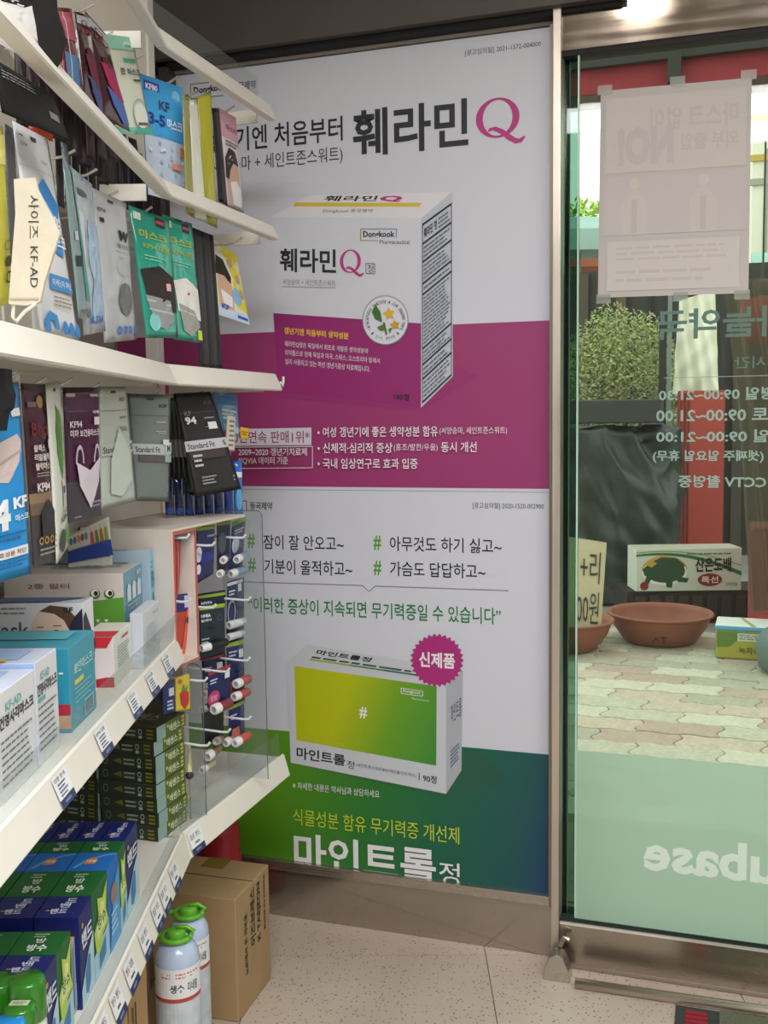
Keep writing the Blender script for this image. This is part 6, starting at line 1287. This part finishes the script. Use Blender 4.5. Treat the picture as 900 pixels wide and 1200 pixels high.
card('navy topped card with orange red tube in the left compartment, lower hook', [(205, 697), (227, 694), (219, 768), (206, 770)], '#b8483a', lambda p: (p.rect(0, 0.72, 1, 1, '#2a2a6a'), p.rect(0.42, 0.78, 0.80, 0.97, '#b5b8d0'), p.poly([(0.35, 0.02), (0.55, 0.75), (0.9, 0.72), (0.8, 0.02)], '#d9644a'), p.ell(0.62, 0.58, 0.1, 0.05, '#2a2a6a', 12), p.rect(0.05, 0.0, 0.4, 0.12, '#d9c9c4')), dz=0.04, thick=0.005)
card('navy card with lime header, upper left of the lip balm display', [(230, 617), (252, 615), (250, 672), (231, 684)], NV, lambda p: (p.rect(0, 0.92, 1, 0.985, '#7fa034'), p.text('NIVEA', 0.55, 0.78, 0.95, 0.82, '#cfd4e2', 0.02), p.ell(0.08, 0.50, 0.16, 0.14, '#c9cfe2', 16), p.rect(0.2, 0.3, 0.9, 0.5, '#232c8a'), p.ell(0.05, 0.24, 0.12, 0.09, '#dfe2ea', 14)), dz=0.06)
card('dark card with two round stick ends beside the lime header card', [(254, 612), (270, 610), (269, 668), (254, 676)], '#22273f', lambda p: (p.rect(0, 0.93, 1, 0.99, '#6d8a34'), p.ell(0.35, 0.6, 0.3, 0.2, '#4a5160', 14)), dz=0.04, tubes=(((261, 657), (267, 652), 0.0085, '#3a4050', WC), ((257, 673), (264, 668), 0.0085, '#3a4050', WC)))
card('navy card with pale blue sticks at the upper right of the display', [(272, 612), (288, 605), (284, 668), (268, 676)], '#2a3468', lambda p: (p.rect(0, 0.92, 1, 1.0, '#7fa034'), p.lines(0.2, 0.74, 0.9, 0.84, 2, '#c9cfe2'), p.ell(0.3, 0.56, 0.25, 0.16, '#c4ccd8', 14)), dz=0.04, tubes=(((277, 656), (289, 650), 0.0095, '#8fb4d4', WC), ((270, 673), (287, 667), 0.0095, '#86acd0', WC)))
card('dark teal card with lime header partly hidden in the middle of the display', [(232, 696), (264, 691), (264, 712), (232, 716)], '#18233a', lambda p: (p.rect(0, 0.72, 1, 0.88, '#8fae3a'), p.text('NIVEA', 0.1, 0.3, 0.5, 0.5, '#dfe4ea', 0.03)), b=0.06, dz=0.05)
card('dark teal lip balm card with lime header and a black stick below', [(233, 709), (263, 705), (264, 766), (234, 774)], '#12242f', lambda p: (p.rect(0, 0.90, 1, 0.97, '#8fae3a'), p.text('NIVEA', 0.06, 0.76, 0.42, 0.82, '#dfe4ea', 0.04), p.text('립케어', 0.06, 0.68, 0.44, 0.73, '#dfe4ea', 0.02), p.ell(0.78, 0.72, 0.10, 0.06, '#5a7080', 14, 0.15), p.rect(0.3, 0.54, 0.6, 0.56, '#0a1014'), p.lines(0.06, 0.28, 0.35, 0.4, 2, '#9ab0b8')), b=0.02, dz=0.06, tubes=(((236, 760), (266, 752), 0.0085, '#10181c', WC),))
pr_ = None
card('violet navy card with two white sticks in the middle right of the display', [(266, 682), (286, 676), (286, 748), (265, 756)], '#2e3058', lambda p: (p.rect(0.0, 0.93, 0.9, 0.98, '#b5bac4'), p.lines(0.1, 0.76, 0.45, 0.86, 2, '#cfd4e2'), p.ell(0.25, 0.5, 0.22, 0.2, '#9aa0ac', 14, 0.2), p.rect(0.6, 0.80, 0.8, 0.92, '#cfd4e2')), dz=0.04, tubes=(((268, 733), (286, 728), 0.0095, '#cfd0d2', '#c4c6c9'), ((267, 747), (285, 742), 0.0085, '#c6c8cb', '#c4c6c9')))
card('navy card with green top edge below the two white sticks', [(265, 753), (285, 748), (286, 786), (266, 790)], NV, lambda p: (p.rect(0, 0.84, 1, 0.97, '#7fa034'), p.lines(0.1, 0.5, 0.6, 0.72, 2, '#b5bcd9'), p.rect(0.68, 0.45, 0.95, 0.7, '#d3d6dc')), dz=0.04)
card('navy card with red top strip at the lower left of the display', [(236, 772), (264, 766), (264, 800), (238, 800)], NV, lambda p: (p.rect(0, 0.9, 1, 1, '#8a2c3c'), p.lines(0.08, 0.4, 0.4, 0.65, 2, '#b5bcd9'), p.rect(0.6, 0.4, 0.85, 0.75, '#d3d6dc')), b=0.06, dz=0.05, tubes=(((239, 814), (246, 810), 0.009, '#6a3040', WC), ((237, 832), (245, 828), 0.009, '#6a3040', WC)))
card('navy lip balm card with a magenta round emblem and a dark red stick', [(244, 788), (270, 778), (269, 820), (243, 830)], '#1c2056', lambda p: (p.rect(0, 0.9, 1, 1, '#8a2c3c'), p.lines(0.08, 0.62, 0.4, 0.78, 2, '#cfd4e2'), p.rect(0.72, 0.66, 0.95, 0.82, '#d3d6dc'), p.ell(0.25, 0.22, 0.26, 0.22, '#b03a6a', 18), p.text('립밤', 0.1, 0.14, 0.4, 0.32, '#d9a0b8', 0.02)), b=0.015, dz=0.05, tubes=(((250, 832), (270, 823), 0.0115, '#7a3038', WC),))
card('navy card with two coral red sticks at the right of the display', [(270, 778), (286, 772), (287, 822), (269, 830)], '#23265a', lambda p: (p.rect(0, 0.35, 0.6, 0.6, '#8a3a40'), p.rect(0.6, 0.85, 0.9, 0.97, '#b5504a')), dz=0.04, tubes=(((276, 802), (292, 795), 0.0105, RT, WC), ((274, 817), (291, 810), 0.0105, RT, WC)))
card('navy card with green top and a coral stick at the lower right of the display', [(268, 828), (286, 820), (287, 862), (268, 868)], NV, lambda p: (p.rect(0, 0.9, 1, 1.0, '#7fa034'), p.lines(0.1, 0.55, 0.5, 0.75, 2, '#b5bcd9'), p.poly([(0.1, 0.0), (0.2, 0.3), (0.6, 0.35), (0.7, 0.0)], '#b8705c')), dz=0.04, tubes=(((275, 871), (292, 861), 0.0105, '#c05a4a', WC), ((264, 871), (277, 862), 0.0095, '#b5786a', WC)))
card('dark card with brown sticks at the bottom of the display', [(236, 836), (262, 830), (262, 866), (238, 872)], '#1c1a22', lambda p: p.rect(0.1, 0.6, 0.3, 0.9, '#2c2c3a'), b=0.05, dz=0.05, tubes=(((243, 887), (256, 876), 0.011, '#8a7a60', WC), ((236, 903), (250, 893), 0.0085, '#c4b9a0', WC), ((253, 869), (259, 866), 0.009, '#8a7060', '#a9a49c')))
card('yellow pouch printed with a red strawberry beside the stacked green boxes', [(205, 794), (222, 789), (224, 832), (206, 834)], '#c9b93a', lambda p: (p.poly([(0.3, 0.2), (0.22, 0.5), (0.5, 0.62), (0.85, 0.5), (0.82, 0.2), (0.55, 0.04)], '#b52c34'), p.poly([(0.35, 0.58), (0.5, 0.78), (0.6, 0.62), (0.8, 0.72), (0.7, 0.54)], '#4a8a3a'), p.ell(0.3, 0.85, 0.12, 0.07, '#b5643a', 12)), b=0.0, dz=0.05, name='pouch', cat='pouch', group=None)
card('navy card with white writing left of the strawberry pouch', [(190, 802), (204, 797), (205, 834), (191, 838)], '#1a2c6c', lambda p: (p.rect(0.45, 0.55, 0.9, 0.8, '#cfd4e2'), p.lines(0.3, 0.1, 0.9, 0.45, 3, '#cfd4e2', 0.5, 2)), b=-0.005, dz=0.04, group=None)
# small loose stick with a dark ball tip
o_ = PZ(222, 905, zmid(222, 905, 0.03, FU)); tmb = thing('lip_stick', 'thin yellowish stick with a dark ball tip standing below the strawberry pouch', 'lip balm', Vector((o_.x, o_.y, Z4)))
mb = MB(); mb.tube([PZ(222, 872, zmid(222, 872, 0.04, FU)), o_], 0.002, '#c9c48a', 8, r2=0.006); mb.build('stick_body', parent=tmb)
mb = MB(); mb.lathe(o_-UP*0.006, [(0.0001, -0.009), (0.006, -0.0065), (0.009, 0), (0.006, 0.0065), (0.0001, 0.009)], '#2c2c3c', 16); mb.build('ball_tip', parent=tmb, smooth=True)
mb = MB(); mb.tube([o_-UP*0.012, Vector((o_.x, o_.y, Z4+0.001))], 0.0015, '#8a8678', 6); mb.build('stick_foot', parent=tmb)

# ================================================================ on the floor
CBD = M('#a58a63', 0.8, 0, 0.06, 14, 0.15)
# big cardboard box: front lower corner, its right side runs away along the far unit's direction
cl = PH(279.5, 1199, 0.0); cf = PH(318, 1147, 0.0); dirs = (cf-cl); Ld = dirs.length; dirs.normalize(); pl = Vector((-dirs.y, dirs.x, 0))
hbx = PP(274.3, 1056, cl, pl).z
class Frame(Unit): pass
BX = Unit(cl, dirs, pl)
o_c = BX.P(Ld/2, 0.12, 0); bx = thing('cardboard_box', 'large brown cardboard box with black printing on its side, on the floor', 'box', o_c)
mb = MB(); BX.box(mb, 0, Ld, 0, 0.26, 0.0005, hbx, CBD); mb.build('box_body', parent=bx, bevel=0.003)
mb = MB(); BX.box(mb, Ld/2-0.001, Ld/2+0.001, 0.0, 0.26, hbx, hbx+0.0012, M('#5f4c34', 0.9)); mb.build('flap_seam', parent=bx)
mb = MB(); BX.box(mb, Ld*0.72, Ld*1.0-0.002, 0.10, 0.16, hbx+0.0003, hbx+0.0012, M('#8a6a2c', 0.25)); mb.build('packing_tape', parent=bx)
pr = Print(flat(BX.P(0, 0, 0.0), dirs*Ld, UP*hbx), 0.0012)
BK = M('#2a2622', 0.8)
for s, u0, u1, v0, v1 in (('노르에서 온 약국용', 0.22, 0.31, 0.30, 0.80), ('이즈브레스', 0.40, 0.54, 0.48, 0.95), ('K TAEJEON', 0.60, 0.72, 0.46, 0.95), ('MADE IN KOREA', 0.80, 0.85, 0.50, 0.97)): pr.text(s, u0, v0, u1, v1, BK, 0.02, rot=90)
pr.build('box_print', bx)
# tall narrow cartons under the lowest shelf
TC_ = ['leftmost', 'middle', 'right one, beside the blue bottles']
for k, (x0, x1) in enumerate(((118, 150), (151, 174), (175, 191))):
    z_ = (1.70, 1.80, 2.0)[k]; a = PZ(x0, 1195, z_); b_ = PZ(x1, 1195, z_+0.04); a.z = b_.z = 0; ax = (b_-a); L2 = ax.length; ax.normalize(); ay = UP.cross(ax); hh_ = 0.40
    t = thing('tall_carton', f'tall narrow brown carton under the lowest shelf, {TC_[k]}', 'box', (a+b_)/2, 'tall cartons under the lowest shelf')
    cart(a+UP*0.0005, ax, ay, L2, 0.07, hh_, CBD).build('box_body', parent=t, bevel=0.002)
    pr = Print(flat(a, ax*L2, UP*hh_), 0.0012); pr.lines(0.12, 0.62, 0.88, 0.66, 1, '#6a5230'); pr.text('스킨케어', 0.55, 0.18, 0.85, 0.55, '#8a3a2c', 0.01, rot=90); pr.rect(0.15, 0.60, 0.22, 0.80, '#5a4528'); pr.rect(0.30, 0.60, 0.37, 0.82, '#5a4528'); pr.build('box_print', t)
# two pale blue bottles with green handles, in a clear wrap
WB = glassy('bottle_plastic', '#c9d9ee', 0.10, 0.62, '#b9cbe6', 0.15)
def jug(label, px, z_, ytop, r):
    c = PZ(px, 1100, z_); o = Vector((c.x, c.y, 0.0005)); h = PZ(px, ytop, z_).z
    t = thing('bottle', label, 'bottle', o, 'pale blue bottles with green handles on the floor')
    MB().lathe(o, [(0, 0), (r*0.9, 0), (r, 0.01), (r, h*0.86), (r*0.95, h*0.895), (r*0.8, h*0.925), (r*0.5, h*0.95), (r*0.3, h*0.96), (r*0.28, h*0.99), (0, h*0.99)], M('#aebfda', 0.25, coat=0.3), 32).build('bottle_body', parent=t, smooth=True)
    A0 = math.atan2(-o.y, -o.x)
    def lb(u, v, d): a = A0-1.5+3.0*u; return o+Vector(((r+d)*math.cos(a), (r+d)*math.sin(a), h*(0.02+0.75*v)))
    pr = Print(lb, 0.0004, 0, 16, 1); pr.rect(0, 0, 1, 1, M('#b9c3cc', 0.3, 0, 0.12, 40)); pr.build('frosted_body', t)
    def lf(u, v, d): a = A0-1.3+2.6*u; return o+Vector(((r+d)*math.cos(a), (r+d)*math.sin(a), h*(0.70+0.155*v)))
    pr = Print(lf, 0.0010, 0, 16, 1); pr.rect(0, 0, 1, 1, '#d9dde0'); pr.rect(0, 0.0, 1, 0.12, '#a8453a'); pr.text('생수', 0.36, 0.30, 0.60, 0.55, '#2e3436', 0.03); pr.text('미네랄', 0.66, 0.28, 0.86, 0.58, '#2e3436', 0.02); pr.lines(0.2, 0.7, 0.9, 0.9, 2, '#b5605a'); pr.build('bottle_label', t)
    G = M('#5fae2c', 0.35)
    mb = MB(); mb.tube([o+Vector((0.028*math.cos(a), 0.028*math.sin(a), h*0.965)) for a in [i*math.pi/8 for i in range(17)]], 0.005, G, 8); mb.build('neck_ring', parent=t, smooth=True)
    mb = MB(); q0 = o+UP*h*0.965; mb.tube([q0-Rh*0.03, q0-Rh*0.055+UP*0.004, q0-Rh*0.075-UP*0.012], 0.006, G, 8); mb.tube([q0+Rh*0.024, q0+Rh*0.034+UP*0.010, q0+Rh*0.02+UP*0.018, q0+UP*0.016], 0.004, G, 8); mb.build('carry_handle', parent=t, smooth=True, kind=None)
    MB().lathe(q0-UP*0.004, [(0.018, 0), (0.018, 0.014), (0.015, 0.018), (0, 0.018)], G, 20).build('bottle_cap', parent=t, smooth=True)
jug('pale blue bottle with green handle, nearer one beside the tall cartons', 207, 1.90, 1088, 0.043)
jug('pale blue bottle with green handle, farther one touching the cardboard box', 222, 2.03, 1062, 0.040)
mb = MB(); c1b = PZ(207, 1100, 1.90); c2b = PZ(222, 1100, 2.03)
# red bucket-like tub behind the cardboard box
zr_ = 2.68; c = PZ(256, 1000, zr_); o = Vector((c.x, c.y, 0.0005)); rr = 27/1200*zr_; hr = PZ(256, 962, zr_).z
t = thing('red_tub', 'red plastic tub with white grid lettering behind the cardboard box', 'tub', o)
RM = M('#a31f2c', 0.35)
MB().lathe(o, [(0, 0), (rr*0.86, 0), (rr*0.97, hr*0.66), (rr*1.02, hr*0.67), (rr*1.02, hr*0.70), (rr*0.97, hr*0.71), (rr*0.98, hr*0.93), (rr*0.9, hr*0.98), (0, hr)], RM, 36).build('tub_body', parent=t, smooth=True)
A0 = math.atan2(-o.y, -o.x)
def tf_(u, v, d): a = A0-1.1+2.4*u; R_ = rr*(0.86+0.11*(v/0.66))+d; return o+Vector((R_*math.cos(a), R_*math.sin(a), hr*v))
pr = Print(tf_, 0.001, 0, 16, 2); LTc = M('#c98a8c', 0.5)
for v in (0.62, 0.54, 0.46): pr.rect(0.05, v, 0.95, v+0.008, LTc)
for u in (0.05, 0.35, 0.6, 0.95): pr.rect(u, 0.40, u+0.01, 0.62, LTc)
pr.text('소화용구', 0.10, 0.55, 0.33, 0.61, LTc, 0.02); pr.text('소금', 0.4, 0.47, 0.57, 0.60, LTc, 0.02); pr.build('tub_print', t)

for o in list(bpy.data.objects):
    if 'org' in o: del o['org']
